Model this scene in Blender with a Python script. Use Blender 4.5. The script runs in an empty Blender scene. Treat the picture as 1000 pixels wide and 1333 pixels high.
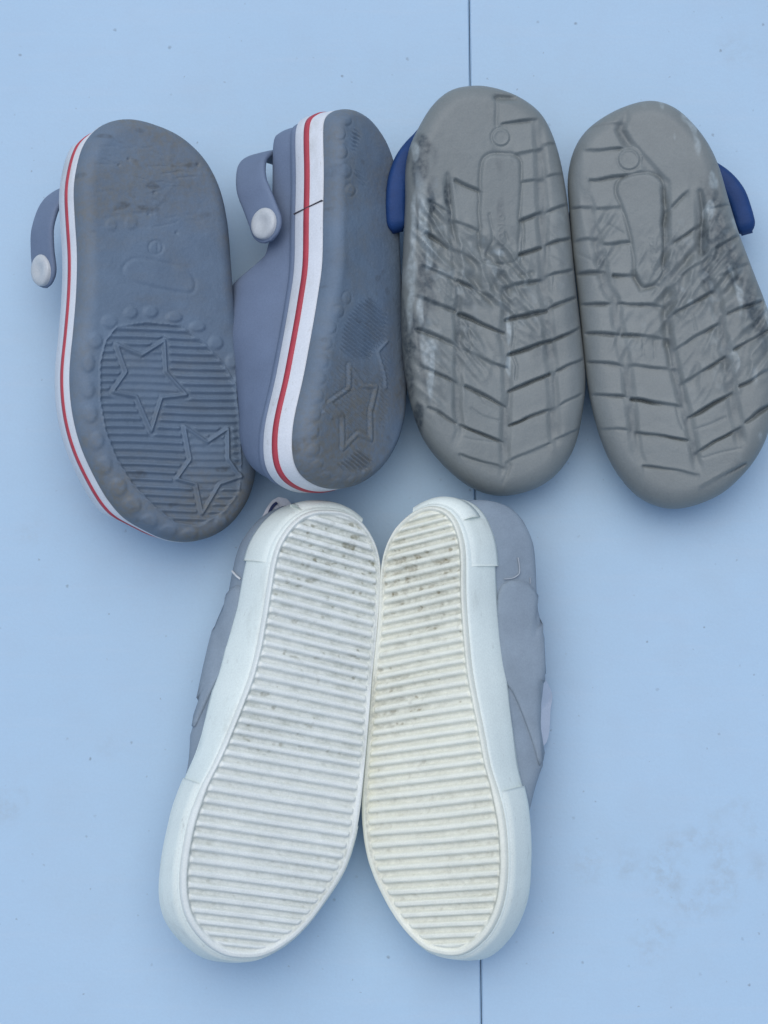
import bpy, math, random
import numpy as np

random.seed(7)
rng = np.random.default_rng(7)
scene = bpy.context.scene
COL = scene.collection
R = math.radians

# ------------------------------------------------------------------ camera
K = 0.361 / 1000.0            # metres per photo pixel on the table, at the picture centre
CAM_D = 0.95                  # distance camera - table along the axis
TILT = R(7.0)                 # the photographer stands at the near edge of the table
cam_data = bpy.data.cameras.new('camera')
cam = bpy.data.objects.new('camera', cam_data)
COL.objects.link(cam)
cam_pos = np.array([0.0, -CAM_D * math.sin(TILT), CAM_D * math.cos(TILT)])
cam.location = cam_pos
cam.rotation_euler = (TILT, 0, 0)
cam_data.sensor_fit = 'HORIZONTAL'
cam_data.sensor_width = 36
cam_data.lens = 36 * CAM_D / (1000 * K)
cam_data.clip_start = 0.01
cam_data.clip_end = 100
scene.camera = cam
cam_r = np.array([1.0, 0, 0])
cam_u = np.array([0, math.cos(TILT), math.sin(TILT)])
cam_f = np.array([0, math.sin(TILT), -math.cos(TILT)])

# ------------------------------------------------------------------ light
world = bpy.data.worlds.new('World')
scene.world = world
world.use_nodes = True
wn = world.node_tree
bg = wn.nodes['Background']
sky = wn.nodes.new('ShaderNodeTexSky')
sky.sky_type = 'NISHITA'
sky.sun_disc = False
SUN_EL, SUN_AZ = R(73), R(-20)      # azimuth from +Y towards +X: light from the far left
sky.sun_elevation = SUN_EL
sky.sun_rotation = SUN_AZ
sky.air_density = 1.0
sky.dust_density = 1.5
sky.ozone_density = 1.0
wn.links.new(sky.outputs[0], bg.inputs[0])
bg.inputs[1].default_value = 0.11

sun_data = bpy.data.lights.new('sun', 'SUN')
sun = bpy.data.objects.new('sun', sun_data)
COL.objects.link(sun)
sun_data.energy = 1.2
sun_data.angle = R(66)
sun_data.color = (0.96, 1.0, 0.98)
sun.location = (-0.5, 1.0, 1.5)
sun.rotation_euler = (math.pi / 2 - SUN_EL, 0, math.pi - SUN_AZ)

vs = scene.view_settings
vs.view_transform = 'Standard'
vs.look = 'None'
vs.gamma = 1.0
vs.exposure = 0.35
vs.use_curve_mapping = False


# ------------------------------------------------------------------ geometry helpers
def ray(px, py):
    px = np.asarray(px, float); py = np.asarray(py, float)
    d = (cam_f[None, :] * CAM_D + cam_r[None, :] * ((px.ravel() - 500) * K)[:, None]
         - cam_u[None, :] * ((py.ravel() - 666.5) * K)[:, None])
    return d


def at(px, py, z):
    """world point seen at a photo pixel, at height z over the table"""
    d = ray([px], [py])[0]
    t = (z - cam_pos[2]) / d[2]
    return cam_pos + d * t


def zoomed(x0, y0, s):
    def f(pts):
        return [(x0 + a / s, y0 + b / s) + tuple(r) for a, b, *r in pts]
    return f


def catmull(pts, closed=True, n=40):
    p = np.asarray(pts, float)
    out = []
    m = len(p)
    rngi = range(m) if closed else range(m - 1)
    for i in rngi:
        if closed:
            a, b, c, d = p[(i - 1) % m], p[i], p[(i + 1) % m], p[(i + 2) % m]
        else:
            a, b, c, d = p[max(i - 1, 0)], p[i], p[i + 1], p[min(i + 2, m - 1)]
        t = np.linspace(0, 1, n, endpoint=False)[:, None]
        out.append(0.5 * ((2 * b) + (c - a) * t + (2 * a - 5 * b + 4 * c - d) * t ** 2 + (3 * b - a - 3 * c + d) * t ** 3))
    out = np.concatenate(out)
    if not closed:
        out = np.vstack([out, p[-1]])
    return out


def resample(p, n, closed=True):
    q = np.vstack([p, p[:1]]) if closed else p
    d = np.concatenate([[0], np.cumsum(np.linalg.norm(np.diff(q, axis=0), axis=1))])
    s = np.linspace(0, d[-1], n, endpoint=not closed)
    return np.stack([np.interp(s, d, q[:, k]) for k in range(q.shape[1])], 1)


def smooth_loop(p, sigma):
    n = len(p)
    f = np.fft.fftfreq(n) * 2 * np.pi
    g = np.exp(-0.5 * (f * sigma) ** 2)
    return np.stack([np.real(np.fft.ifft(np.fft.fft(p[:, k]) * g)) for k in range(p.shape[1])], 1)


def sstep(a, b, x):
    t = np.clip((x - a) / (b - a), 0, 1)
    return t * t * (3 - 2 * t)


def seg_dist(X, Y, pts, closed=False):
    p = list(pts)
    if closed:
        p = p + [p[0]]
    best = np.full(X.shape, 1e9)
    for (ax, ay), (bx, by) in zip(p[:-1], p[1:]):
        dx, dy = bx - ax, by - ay
        L = dx * dx + dy * dy + 1e-9
        t = np.clip(((X - ax) * dx + (Y - ay) * dy) / L, 0, 1)
        best = np.minimum(best, np.hypot(X - ax - t * dx, Y - ay - t * dy))
    return best


def inside(X, Y, poly):
    r = np.zeros(X.shape, bool)
    n = len(poly)
    for i in range(n):
        ax, ay = poly[i]; bx, by = poly[(i + 1) % n]
        if ay == by:
            continue
        c = ((ay > Y) != (by > Y)) & (X < (bx - ax) * (Y - ay) / (by - ay) + ax)
        r ^= c
    return r


def fft_noise(shape, sy, sx, seed):
    g = np.random.default_rng(seed).standard_normal(shape)
    fy = np.fft.fftfreq(shape[0])[:, None] * 2 * np.pi
    fx = np.fft.fftfreq(shape[1])[None, :] * 2 * np.pi
    q = np.real(np.fft.ifft2(np.fft.fft2(g) * np.exp(-0.5 * ((fy * sy) ** 2 + (fx * sx) ** 2))))
    return (q - q.mean()) / q.std()


def blur(a, s):
    fy = np.fft.fftfreq(a.shape[0])[:, None] * 2 * np.pi
    fx = np.fft.fftfreq(a.shape[1])[None, :] * 2 * np.pi
    return np.real(np.fft.ifft2(np.fft.fft2(a) * np.exp(-0.5 * s * s * (fy ** 2 + fx ** 2))))


def mesh_obj(name, verts, faces, mat, parent=None, normals=None, attrs=None, smooth=True, base=None):
    v = np.asarray(verts, float)
    if base is not None:
        v = v - base
    me = bpy.data.meshes.new(name)
    me.from_pydata(v.tolist(), [], faces if isinstance(faces, list) else faces.tolist())
    if smooth:
        me.shade_smooth()
    if attrs:
        for k, a in attrs.items():
            at_ = me.attributes.new(k, 'FLOAT', 'POINT')
            at_.data.foreach_set('value', np.asarray(a, np.float32))
    if normals is not None:
        me.normals_split_custom_set_from_vertices(np.asarray(normals).tolist())
    me.materials.append(mat)
    o = bpy.data.objects.new(name, me)
    COL.objects.link(o)
    if parent is not None:
        o.parent = parent
    return o


def grid_faces(nt, ns, wrap=True, flip=False):
    i = np.arange(nt if wrap else nt - 1)
    j = np.arange(ns - 1)
    I, J = np.meshgrid(i, j, indexing='ij')
    I2 = (I + 1) % nt
    f = np.stack([I * ns + J, I * ns + J + 1, I2 * ns + J + 1, I2 * ns + J], -1).reshape(-1, 4)
    return f[:, ::-1] if flip else f


# ------------------------------------------------------------------ materials
def node_mat(name, base, rough=0.7, var=0.12, vscale=60.0, dirt=None, dirt2=None, bump=0.15, bscale=900.0,
             spec=0.35, fine=0.05, weave=False, scuff=None):
    m = bpy.data.materials.new(name)
    m.use_nodes = True
    nt = m.node_tree
    n, l = nt.nodes, nt.links
    bs = n['Principled BSDF']
    bs.inputs['Roughness'].default_value = rough
    bs.inputs['Specular IOR Level'].default_value = spec
    tc = n.new('ShaderNodeTexCoord')
    nz = n.new('ShaderNodeTexNoise')
    nz.inputs['Scale'].default_value = vscale
    nz.inputs['Detail'].default_value = 6
    nz.inputs['Roughness'].default_value = 0.6
    l.new(tc.outputs['Object'], nz.inputs['Vector'])
    ramp = n.new('ShaderNodeMapRange')
    ramp.inputs[1].default_value = 0.3
    ramp.inputs[2].default_value = 0.7
    ramp.inputs[3].default_value = 1 - var
    ramp.inputs[4].default_value = 1 + var
    l.new(nz.outputs[0], ramp.inputs[0])
    nz2 = n.new('ShaderNodeTexNoise')
    nz2.inputs['Scale'].default_value = 1300
    nz2.inputs['Detail'].default_value = 3
    l.new(tc.outputs['Object'], nz2.inputs['Vector'])
    r2 = n.new('ShaderNodeMapRange')
    r2.inputs[1].default_value = 0.3
    r2.inputs[2].default_value = 0.7
    r2.inputs[3].default_value = 1 - fine
    r2.inputs[4].default_value = 1 + fine
    l.new(nz2.outputs[0], r2.inputs[0])
    mul = n.new('ShaderNodeMath'); mul.operation = 'MULTIPLY'
    l.new(ramp.outputs[0], mul.inputs[0]); l.new(r2.outputs[0], mul.inputs[1])
    hsv = n.new('ShaderNodeVectorMath'); hsv.operation = 'SCALE'
    hsv.inputs[0].default_value = base
    l.new(mul.outputs[0], hsv.inputs['Scale'])
    col = hsv.outputs[0]
    for attr, c in (('dirt', dirt), ('dirt2', dirt2)):
        if c is None:
            continue
        a = n.new('ShaderNodeAttribute'); a.attribute_name = attr
        br = n.new('ShaderNodeTexNoise')
        br.inputs['Scale'].default_value = 420
        br.inputs['Detail'].default_value = 5
        l.new(tc.outputs['Object'], br.inputs['Vector'])
        mr = n.new('ShaderNodeMapRange')
        mr.inputs[1].default_value = 0.35; mr.inputs[2].default_value = 0.65
        mr.inputs[3].default_value = 0.45; mr.inputs[4].default_value = 1.15
        l.new(br.outputs[0], mr.inputs[0])
        mm = n.new('ShaderNodeMath'); mm.operation = 'MULTIPLY'; mm.use_clamp = True
        l.new(a.outputs['Fac'], mm.inputs[0]); l.new(mr.outputs[0], mm.inputs[1])
        mx = n.new('ShaderNodeMix'); mx.data_type = 'RGBA'
        mx.inputs['B'].default_value = (*c, 1)
        l.new(mm.outputs[0], mx.inputs['Factor'])
        l.new(col, mx.inputs['A'])
        col = mx.outputs['Result']
    if scuff is not None:
        sm = n.new('ShaderNodeMapping'); sm.inputs['Scale'].default_value = (1.0, 0.45, 1.3)
        l.new(tc.outputs['Object'], sm.inputs['Vector'])
        for sc_, lo_, hi_, am_ in ((55, 0.56, 0.74, 0.35), (260, 0.62, 0.74, 0.5)):
            sn_ = n.new('ShaderNodeTexNoise'); sn_.inputs['Scale'].default_value = sc_; sn_.inputs['Detail'].default_value = 6; sn_.inputs['Roughness'].default_value = 0.65
            l.new(sm.outputs[0], sn_.inputs['Vector'])
            sr_ = n.new('ShaderNodeMapRange')
            for q_, v_ in enumerate((lo_, hi_, 0.0, am_)):
                sr_.inputs[q_ + 1].default_value = v_
            l.new(sn_.outputs[0], sr_.inputs[0])
            mx = n.new('ShaderNodeMix'); mx.data_type = 'RGBA'
            mx.inputs['B'].default_value = (*scuff, 1)
            l.new(sr_.outputs[0], mx.inputs['Factor']); l.new(col, mx.inputs['A'])
            col = mx.outputs['Result']
    l.new(col, bs.inputs['Base Color'])
    bn = n.new('ShaderNodeTexNoise')
    bn.inputs['Scale'].default_value = bscale
    bn.inputs['Detail'].default_value = 4
    l.new(tc.outputs['Object'], bn.inputs['Vector'])
    hsrc = bn.outputs[0]
    if weave:
        wv = n.new('ShaderNodeTexWave'); wv.inputs['Scale'].default_value = 700
        wv.bands_direction = 'Y'
        l.new(tc.outputs['Object'], wv.inputs['Vector'])
        ad = n.new('ShaderNodeMath'); ad.operation = 'ADD'
        l.new(wv.outputs['Fac'], ad.inputs[0]); l.new(hsrc, ad.inputs[1])
        hsrc = ad.outputs[0]
    bp = n.new('ShaderNodeBump')
    bp.inputs['Strength'].default_value = bump
    bp.inputs['Distance'].default_value = 0.0006
    l.new(hsrc, bp.inputs['Height'])
    l.new(bp.outputs[0], bs.inputs['Normal'])
    return m


M = {
    'clog': node_mat('grey_clog_foam', (0.142, 0.190, 0.250), 0.62, 0.10, 45, dirt=(0.168, 0.168, 0.158), dirt2=(0.07, 0.075, 0.08), bump=0.25),
    'clog_upper': node_mat('blue_grey_clog_upper', (0.158, 0.200, 0.285), 0.6, 0.08, 40, bump=0.2),
    'band': node_mat('white_band_rubber', (0.70, 0.71, 0.73), 0.5, 0.04, 60, scuff=(0.38, 0.36, 0.30), bump=0.06),
    'red': node_mat('red_stripe_rubber', (0.46, 0.055, 0.075), 0.55, 0.10, 80, bump=0.06),
    'seamline': node_mat('dark_band_joint', (0.06, 0.05, 0.06), 0.8, 0.1, 80),
    'rivet': node_mat('white_rivet_plastic', (0.54, 0.55, 0.55), 0.4, 0.10, 120, scuff=(0.30, 0.29, 0.25), bump=0.05, spec=0.5),
    'tan': node_mat('tan_clog_foam', (0.194, 0.208, 0.199), 0.48, 0.07, 35, dirt=(0.062, 0.076, 0.084), dirt2=(0.36, 0.40, 0.40), spec=0.5, bump=0.20),
    'blue': node_mat('blue_strap_foam', (0.010, 0.045, 0.160), 0.6, 0.14, 90, bump=0.2),
    'sole': node_mat('white_sole_rubber', (0.785, 0.795, 0.735), 0.6, 0.04, 50, dirt=(0.38, 0.40, 0.34), dirt2=(0.22, 0.21, 0.14), bump=0.08),
    'sole2': node_mat('yellowed_sole_rubber', (0.83, 0.82, 0.70), 0.6, 0.04, 50, dirt=(0.40, 0.39, 0.31), dirt2=(0.24, 0.20, 0.12), bump=0.08),
    'bumper': node_mat('knurled_toe_rubber', (0.79, 0.83, 0.76), 0.55, 0.04, 30, scuff=(0.42, 0.42, 0.36), bump=0.12, weave=True),
    'fox': node_mat('white_foxing_rubber', (0.80, 0.845, 0.775), 0.5, 0.05, 30, scuff=(0.42, 0.42, 0.36), bump=0.06),
    'canvas': node_mat('grey_canvas', (0.250, 0.300, 0.350), 0.85, 0.10, 70, bump=0.12, weave=True),
    'canvas2': node_mat('grey_canvas_flap', (0.262, 0.312, 0.360), 0.85, 0.10, 70, bump=0.12, weave=True),
    'thread': node_mat('white_thread', (0.62, 0.63, 0.63), 0.8, 0.05, 90),
    'thread2': node_mat('grey_thread', (0.36, 0.39, 0.42), 0.8, 0.05, 90),
    'navy': node_mat('navy_ribbon_edge', (0.03, 0.045, 0.12), 0.8, 0.05, 90),
    'ribbon': node_mat('white_ribbon', (0.60, 0.62, 0.68), 0.8, 0.05, 90),
    'light_block': node_mat('dark_light_block', (0.05, 0.05, 0.055), 0.5, 0.05, 40),
}


def table_material():
    m = bpy.data.materials.new('pale_blue_table_plastic')
    m.use_nodes = True
    nt = m.node_tree
    n, l = nt.nodes, nt.links
    bs = n['Principled BSDF']
    bs.inputs['Roughness'].default_value = 0.55
    bs.inputs['Specular IOR Level'].default_value = 0.3
    geo = n.new('ShaderNodeNewGeometry')
    P = geo.outputs['Position']

    def math_(op, a, b=None, clamp=False):
        q = n.new('ShaderNodeMath'); q.operation = op; q.use_clamp = clamp
        for i, s in enumerate((a, b)):
            if s is None:
                continue
            if isinstance(s, (int, float)):
                q.inputs[i].default_value = s
            else:
                l.new(s, q.inputs[i])
        return q.outputs[0]

    def noise(scale, detail=4, rough=0.55, vec=P):
        q = n.new('ShaderNodeTexNoise')
        q.inputs['Scale'].default_value = scale; q.inputs['Detail'].default_value = detail
        q.inputs['Roughness'].default_value = rough
        l.new(vec, q.inputs['Vector'])
        return q.outputs[0]

    def rng_(src, a, b, c, d):
        q = n.new('ShaderNodeMapRange')
        for i, s in enumerate((a, b, c, d)):
            q.inputs[i + 1].default_value = s
        l.new(src, q.inputs[0])
        return q.outputs[0]

    def mix(f, a, b):
        q = n.new('ShaderNodeMix'); q.data_type = 'RGBA'
        l.new(f, q.inputs['Factor'])
        for k, s in (('A', a), ('B', b)):
            if isinstance(s, tuple):
                q.inputs[k].default_value = (*s, 1)
            else:
                l.new(s, q.inputs[k])
        return q.outputs['Result']

    col = mix(rng_(noise(5, 5), 0.3, 0.7, 0, 1), (0.415, 0.566, 0.700), (0.448, 0.598, 0.730))
    col = mix(rng_(noise(70, 6, 0.7), 0.45, 0.8, 0, 0.20), col, (0.42, 0.50, 0.60))
    sv = n.new('ShaderNodeMapping'); sv.inputs['Scale'].default_value = (0.12, 1.6, 1.0); sv.inputs['Rotation'].default_value = (0, 0, 0.2)
    l.new(P, sv.inputs['Vector'])
    col = mix(rng_(noise(140, 5, 0.65, sv.outputs[0]), 0.52, 0.75, 0, 0.28), col, (0.50, 0.60, 0.70))
    col = mix(rng_(noise(900, 3, 0.6), 0.35, 0.7, 0, 0.10), col, (0.30, 0.38, 0.46))
    col = mix(rng_(noise(18, 4, 0.6), 0.52, 0.72, 0, 0.22), col, (0.40, 0.50, 0.58))
    # greyish smears: rings and trails left by something wet
    st = None
    for (px, py, rad, wid, amp) in [(905, 1130, 40, 26, 0.55), (770, 1120, 0, 34, 0.55), (815, 1122, 0, 30, 0.5), (862, 1130, 0, 34, 0.7), (868, 1160, 0, 26, 0.6), (940, 1165, 0, 34, 0.5),
                                    (862, 1215, 0, 34, 0.55), (840, 1235, 0, 26, 0.45), (965, 65, 0, 36, 0.40), (985, 1128, 0, 26, 0.5),
                                    (12, 1050, 0, 34, 0.6), (952, 1075, 24, 18, 0.3), (40, 690, 0, 26, 0.3), (140, 980, 0, 22, 0.3)]:
        c = at(px, py, 0.0)
        vd = n.new('ShaderNodeVectorMath'); vd.operation = 'DISTANCE'
        l.new(P, vd.inputs[0]); vd.inputs[1].default_value = tuple(c)
        wob = math_('MULTIPLY', math_('SUBTRACT', noise(55, 4), 0.5), 0.022)
        d = math_('ABSOLUTE', math_('SUBTRACT', math_('ADD', vd.outputs['Value'], wob), rad * K))
        f = math_('MULTIPLY', rng_(d, 0.0, wid * K, 1, 0), amp)
        f = math_('MULTIPLY', f, rng_(noise(160, 6, 0.7), 0.42, 0.62, 0.0, 1.0), clamp=True)
        st = f if st is None else math_('MAXIMUM', st, f)
    col = mix(math_('MULTIPLY', st, 0.75), col, (0.34, 0.39, 0.42))
    # specks of grit trodden into the surface
    for sc, thr, pick, cc in ((70, 0.042, 0.10, (0.16, 0.18, 0.20)), (150, 0.055, 0.50, (0.22, 0.25, 0.28)), (33, 0.024, 0.5, (0.10, 0.11, 0.12))):
        vo = n.new('ShaderNodeTexVoronoi'); vo.inputs['Scale'].default_value = sc
        wv_ = n.new('ShaderNodeTexNoise'); wv_.inputs['Scale'].default_value = 700; wv_.inputs['Detail'].default_value = 2
        l.new(P, wv_.inputs['Vector'])
        dv = n.new('ShaderNodeVectorMath'); dv.operation = 'MULTIPLY_ADD'
        l.new(wv_.outputs['Color'], dv.inputs[0]); dv.inputs[1].default_value = (0.0016, 0.0016, 0.0); l.new(P, dv.inputs[2])
        l.new(dv.outputs[0], vo.inputs['Vector'])
        sp = n.new('ShaderNodeSeparateColor'); l.new(vo.outputs['Color'], sp.inputs[0])
        near = rng_(vo.outputs['Distance'], thr * 0.5, thr * 1.6, 1, 0)
        keep = math_('GREATER_THAN', sp.outputs[0], pick)
        col = mix(math_('MULTIPLY', math_('MULTIPLY', near, keep), math_('ADD', math_('MULTIPLY', sp.outputs[1], 0.6), 0.1), clamp=True), col, cc)
    l.new(col, bs.inputs['Base Color'])
    bp = n.new('ShaderNodeBump')
    bp.inputs['Strength'].default_value = 0.12; bp.inputs['Distance'].default_value = 0.0008
    l.new(noise(500, 3), bp.inputs['Height'])
    l.new(bp.outputs[0], bs.inputs['Normal'])
    return m


# ------------------------------------------------------------------ things
def thing(name, label, cat, loc, group=None):
    o = bpy.data.objects.new(name, None)
    o.empty_display_size = 0.02
    COL.objects.link(o)
    o.location = tuple(loc)
    o['label'] = label; o['category'] = cat
    if group:
        o['group'] = group
    return o


def box_mesh(name, corners_top, thick, mat, parent, base, bev=0.0015):
    """slab whose top outline is a list of world points (counter-clockwise), with a small chamfer"""
    p = np.asarray(corners_top, float)
    c = p.mean(0)
    dirv = p - c
    L = np.linalg.norm(dirv, axis=1, keepdims=True)
    inn = p - dirv / L * bev
    dn = np.array([0, 0, 1.0])
    n = len(p)
    v = np.vstack([inn, p - dn * bev, p - dn * (thick - bev), inn - dn * thick])
    f = [list(range(n)), list(range(4 * n - 1, 3 * n - 1, -1))]
    for k in range(3):
        for i in range(n):
            j = (i + 1) % n
            f.append([k * n + i, (k + 1) * n + i, (k + 1) * n + j, k * n + j])
    return mesh_obj(name, v, f, mat, parent, smooth=False, base=base)


TM = table_material()
table = thing('folding_table', 'pale blue plastic table top with a dark seam where its halves meet', 'table', (0.0, 0.0, -0.04))
tb = np.array([0, 0, -0.04])
s0, s1 = at(611, 0, 0), at(627, 1333, 0)
def seam(y):
    return s0[0] + (s1[0] - s0[0]) * (y - s0[1]) / (s1[1] - s0[1])
g = 0.00018
Y0, Y1 = -0.50, 0.60
box_mesh('table_half', [(-0.90, Y0, 0), (seam(Y0) - g, Y0, 0), (seam(Y1) - g, Y1, 0), (-0.90, Y1, 0)], 0.038, TM, table, tb, 0.0010)
box_mesh('table_half', [(seam(Y0) + g, Y0, 0), (0.92, Y0, 0), (0.92, Y1, 0), (seam(Y1) + g, Y1, 0)], 0.038, TM, table, tb, 0.0010)
box_mesh('seam_light_block', [(-0.03 + seam(0), Y0 + .01, -0.0383), (0.03 + seam(0), Y0 + .01, -0.0383), (0.03 + seam(0), Y1 - .01, -0.0383), (-0.03 + seam(0), Y1 - .01, -0.0383)], 0.004, M['light_block'], table, tb, 0.0008)  # unseen strip added under the seam to keep out sky light from below


class Frame:
    """The plane of an upturned sole: widest rim at local z = 0, sole surface above it, upper below it."""
    def __init__(self, px, py, h, roll, pitch, yaw):
        self.O = at(px, py, h)
        a, b, c = R(roll), R(pitch), R(yaw)
        Ry = np.array([[math.cos(a), 0, math.sin(a)], [0, 1, 0], [-math.sin(a), 0, math.cos(a)]])
        Rx = np.array([[1, 0, 0], [0, math.cos(b), -math.sin(b)], [0, math.sin(b), math.cos(b)]])
        Rz = np.array([[math.cos(c), -math.sin(c), 0], [math.sin(c), math.cos(c), 0], [0, 0, 1]])
        self.R = Ry @ Rx @ Rz
        self.base = np.array([self.O[0], self.O[1], 0.0])

    def local(self, pts, z):
        p = np.asarray([q[:2] for q in pts], float)
        d = ray(p[:, 0], p[:, 1])
        N = self.R[:, 2]
        t = ((self.O + N * z - cam_pos) @ N) / (d @ N)
        w = cam_pos + d * t[:, None] - self.O
        return np.stack([w @ self.R[:, 0], w @ self.R[:, 1]], 1)

    def world(self, L):
        return self.O + np.asarray(L) @ self.R.T

    def pix(self, u, v, z):
        w = self.O + u[..., None] * self.R[:, 0] + v[..., None] * self.R[:, 1] + z * self.R[:, 2] - cam_pos
        dep = w @ cam_f
        return 500 + (w @ cam_r) / dep * CAM_D / K, 666.5 - (w @ cam_u) / dep * CAM_D / K

    def edge(self, v):
        """left and right rim at a given local v"""
        o = self.outline
        near = np.abs(o[:, 1] - v) < 0.0015
        return o[near, 0].min(), o[near, 0].max()

    def set_outline(self, pts, smooth=5):
        o = self.local(pts, 0.0)
        o = resample(catmull(o), 900)
        o = smooth_loop(o, smooth)
        ar = np.sum(o[:, 0] * np.roll(o[:, 1], -1) - np.roll(o[:, 0], -1) * o[:, 1])
        if ar < 0:
            o = o[::-1]
        self.outline = resample(o, 900)
        o = self.outline
        t = np.roll(o, -1, 0) - np.roll(o, 1, 0)
        t /= np.linalg.norm(t, axis=1, keepdims=True)
        self.nrm = np.stack([t[:, 1], -t[:, 0]], 1)      # outward
        v0, v1 = o[:, 1].min(), o[:, 1].max()
        wh = o[:, 0][o[:, 1] > v1 - 0.030]
        wt = o[:, 0][o[:, 1] < v0 + 0.030]
        rh, rt = (wh.max() - wh.min()) / 2, (wt.max() - wt.min()) / 2
        self.vmin, self.vmax = v0, v1
        sv0, sv1 = v0 + rt * 0.95, v1 - rh * 0.95
        vv = np.linspace(sv0, sv1, 60)
        mid = np.array([sum(self.edge(q)) / 2 for q in vv])
        mid = np.convolve(np.pad(mid, 10, mode='edge'), np.ones(21) / 21, 'valid')
        w = np.clip(o[:, 1], sv0, sv1)
        self.spine = np.stack([np.interp(w, vv, mid), w], 1)
        self.sv0, self.sv1 = sv0, sv1
        self.half = np.linalg.norm(o - self.spine, axis=1)

    def raster(self, step=0.0003):
        o = self.outline
        us = np.arange(o[:, 0].min() - 0.003, o[:, 0].max() + 0.003, step)
        v_ = np.arange(o[:, 1].min() - 0.003, o[:, 1].max() + 0.003, step)
        self.us, self.vs, self.step = us, v_, step
        U, V = np.meshgrid(us, v_)
        return U, V

    def sample(self, A, u, v):
        x = np.clip((u - self.us[0]) / self.step, 0, len(self.us) - 1.001)
        y = np.clip((v - self.vs[0]) / self.step, 0, len(self.vs) - 1.001)
        i = x.astype(int); j = y.astype(int)
        fx, fy = x - i, y - j
        return (A[j, i] * (1 - fx) * (1 - fy) + A[j, i + 1] * fx * (1 - fy) + A[j + 1, i] * (1 - fx) * fy + A[j + 1, i + 1] * fx * fy)

    def nearest(self, A, u, v):
        i = np.clip(np.rint((u - self.us[0]) / self.step).astype(int), 0, len(self.us) - 1)
        j = np.clip(np.rint((v - self.vs[0]) / self.step).astype(int), 0, len(self.vs) - 1)
        return A[j, i]

    def edge_distance(self, U, V):
        o = self.outline[::3]
        d = np.empty(U.shape)
        for r in range(0, U.shape[0], 40):
            a, b = U[r:r + 40], V[r:r + 40]
            d[r:r + 40] = np.sqrt(((a[..., None] - o[:, 0]) ** 2 + (b[..., None] - o[:, 1]) ** 2).min(-1))
        return d

    def sole(self, parent, mat, H, LAB, names, attrs, rise, ew, bow, skirt, part='outsole'):
        """dense relief of the sole; every labelled piece becomes an object of its own under the outsole"""
        n_in, n_ed = 96, 16
        s = np.concatenate([np.linspace(0, 1 - ew, n_in), 1 - ew + ew * np.sin(np.linspace(0, math.pi / 2, n_ed + 1)[1:])])
        nt = len(self.outline)
        C, P = self.spine, self.outline
        pos = C[:, None, :] + (P - C)[:, None, :] * s[None, :, None]
        u, v = pos[..., 0], pos[..., 1]
        e = np.clip((1 - s) / ew, 0, 1)
        dome = rise * np.sqrt(np.clip(1 - (1 - e) ** 2, 0, 1))
        fade = np.clip((1 - s) / (ew * 0.25), 0, 1)
        z = dome[None, :] + self.sample(H, u, v) * fade[None, :] + bow(v) * (1 - 0 * s[None, :])
        # rim and the short wall under it
        ext = skirt
        eu = np.concatenate([u] + [(P[:, 0] + self.nrm[:, 0] * a)[:, None] for a, b in ext], 1)
        ev = np.concatenate([v] + [(P[:, 1] + self.nrm[:, 1] * a)[:, None] for a, b in ext], 1)
        ez = np.concatenate([z] + [(np.full(nt, b) + bow(P[:, 1]))[:, None] for a, b in ext], 1)
        L = np.stack([eu, ev, ez], -1)
        ns = L.shape[1]
        dt = np.roll(L, -1, 0) - np.roll(L, 1, 0)
        ds = np.gradient(L, axis=1)
        nm = np.cross(ds, dt)
        ln = np.linalg.norm(nm, axis=-1, keepdims=True)
        nm = nm / np.maximum(ln, 1e-12)
        gv, gu = np.gradient(H, self.step)
        a = sstep(0.10, 0.2, np.concatenate([s, np.ones(len(ext))]))[None, :, None]
        gn = np.stack([-self.sample(gu, eu, ev), -self.sample(gv, eu, ev), np.ones(eu.shape)], -1)
        gn /= np.linalg.norm(gn, axis=-1, keepdims=True)
        nm = nm * a + gn * (1 - a)
        nm /= np.linalg.norm(nm, axis=-1, keepdims=True)
        W = self.world(L.reshape(-1, 3))
        WN = nm.reshape(-1, 3) @ self.R.T
        F = grid_faces(nt, ns)
        fc = L.reshape(-1, 3)[F].mean(1)
        lab = self.nearest(LAB, fc[:, 0], fc[:, 1])
        ring = np.arange(len(F)) % (ns - 1)
        lab = np.where(ring >= n_in + int(n_ed * 0.75), 0, lab)
        at_ = {k: self.sample(A, eu, ev).ravel() for k, A in attrs.items()}
        root = None
        lab, names = self.split_pieces(F, lab, dict(names), ns, L.reshape(-1, 3)[:, 1])
        ids = [0] + [k for k in sorted(names) if k != 0]
        for k in ids:
            f = F[lab == k]
            if len(f) < 4:
                continue
            used, inv = np.unique(f, return_inverse=True)
            f2 = inv.reshape(-1, 4)
            vv, vn = W[used], WN[used]
            ats = {q: A[used] for q, A in at_.items()}
            faces = f2
            if k != 0:
                # give the piece its own thickness below the surface
                ed = np.concatenate([f2[:, [0, 1]], f2[:, [1, 2]], f2[:, [2, 3]], f2[:, [3, 0]]])
                key = np.sort(ed, 1)
                _, idx, cnt = np.unique(key, axis=0, return_index=True, return_counts=True)
                be = ed[idx[cnt == 1]]
                bu, binv = np.unique(be, return_inverse=True)
                be2 = binv.reshape(-1, 2)
                nb, n0 = len(bu), len(vv)
                low = vv[bu] - self.R[:, 2] * 0.0022
                side = np.tile(self.R[:, 2], (nb, 1))
                vv = np.vstack([vv, low])
                vn = np.vstack([vn, side])
                ats = {q: np.concatenate([A, A[bu]]) for q, A in ats.items()}
                sk = np.stack([be[:, 1], be[:, 0], n0 + be2[:, 0], n0 + be2[:, 1]], 1)
                faces = np.vstack([f2, sk])
            o = mesh_obj(part if k == 0 else names[k], vv, faces, mat, parent if k == 0 else root, normals=vn, attrs=ats, base=self.base)
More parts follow.
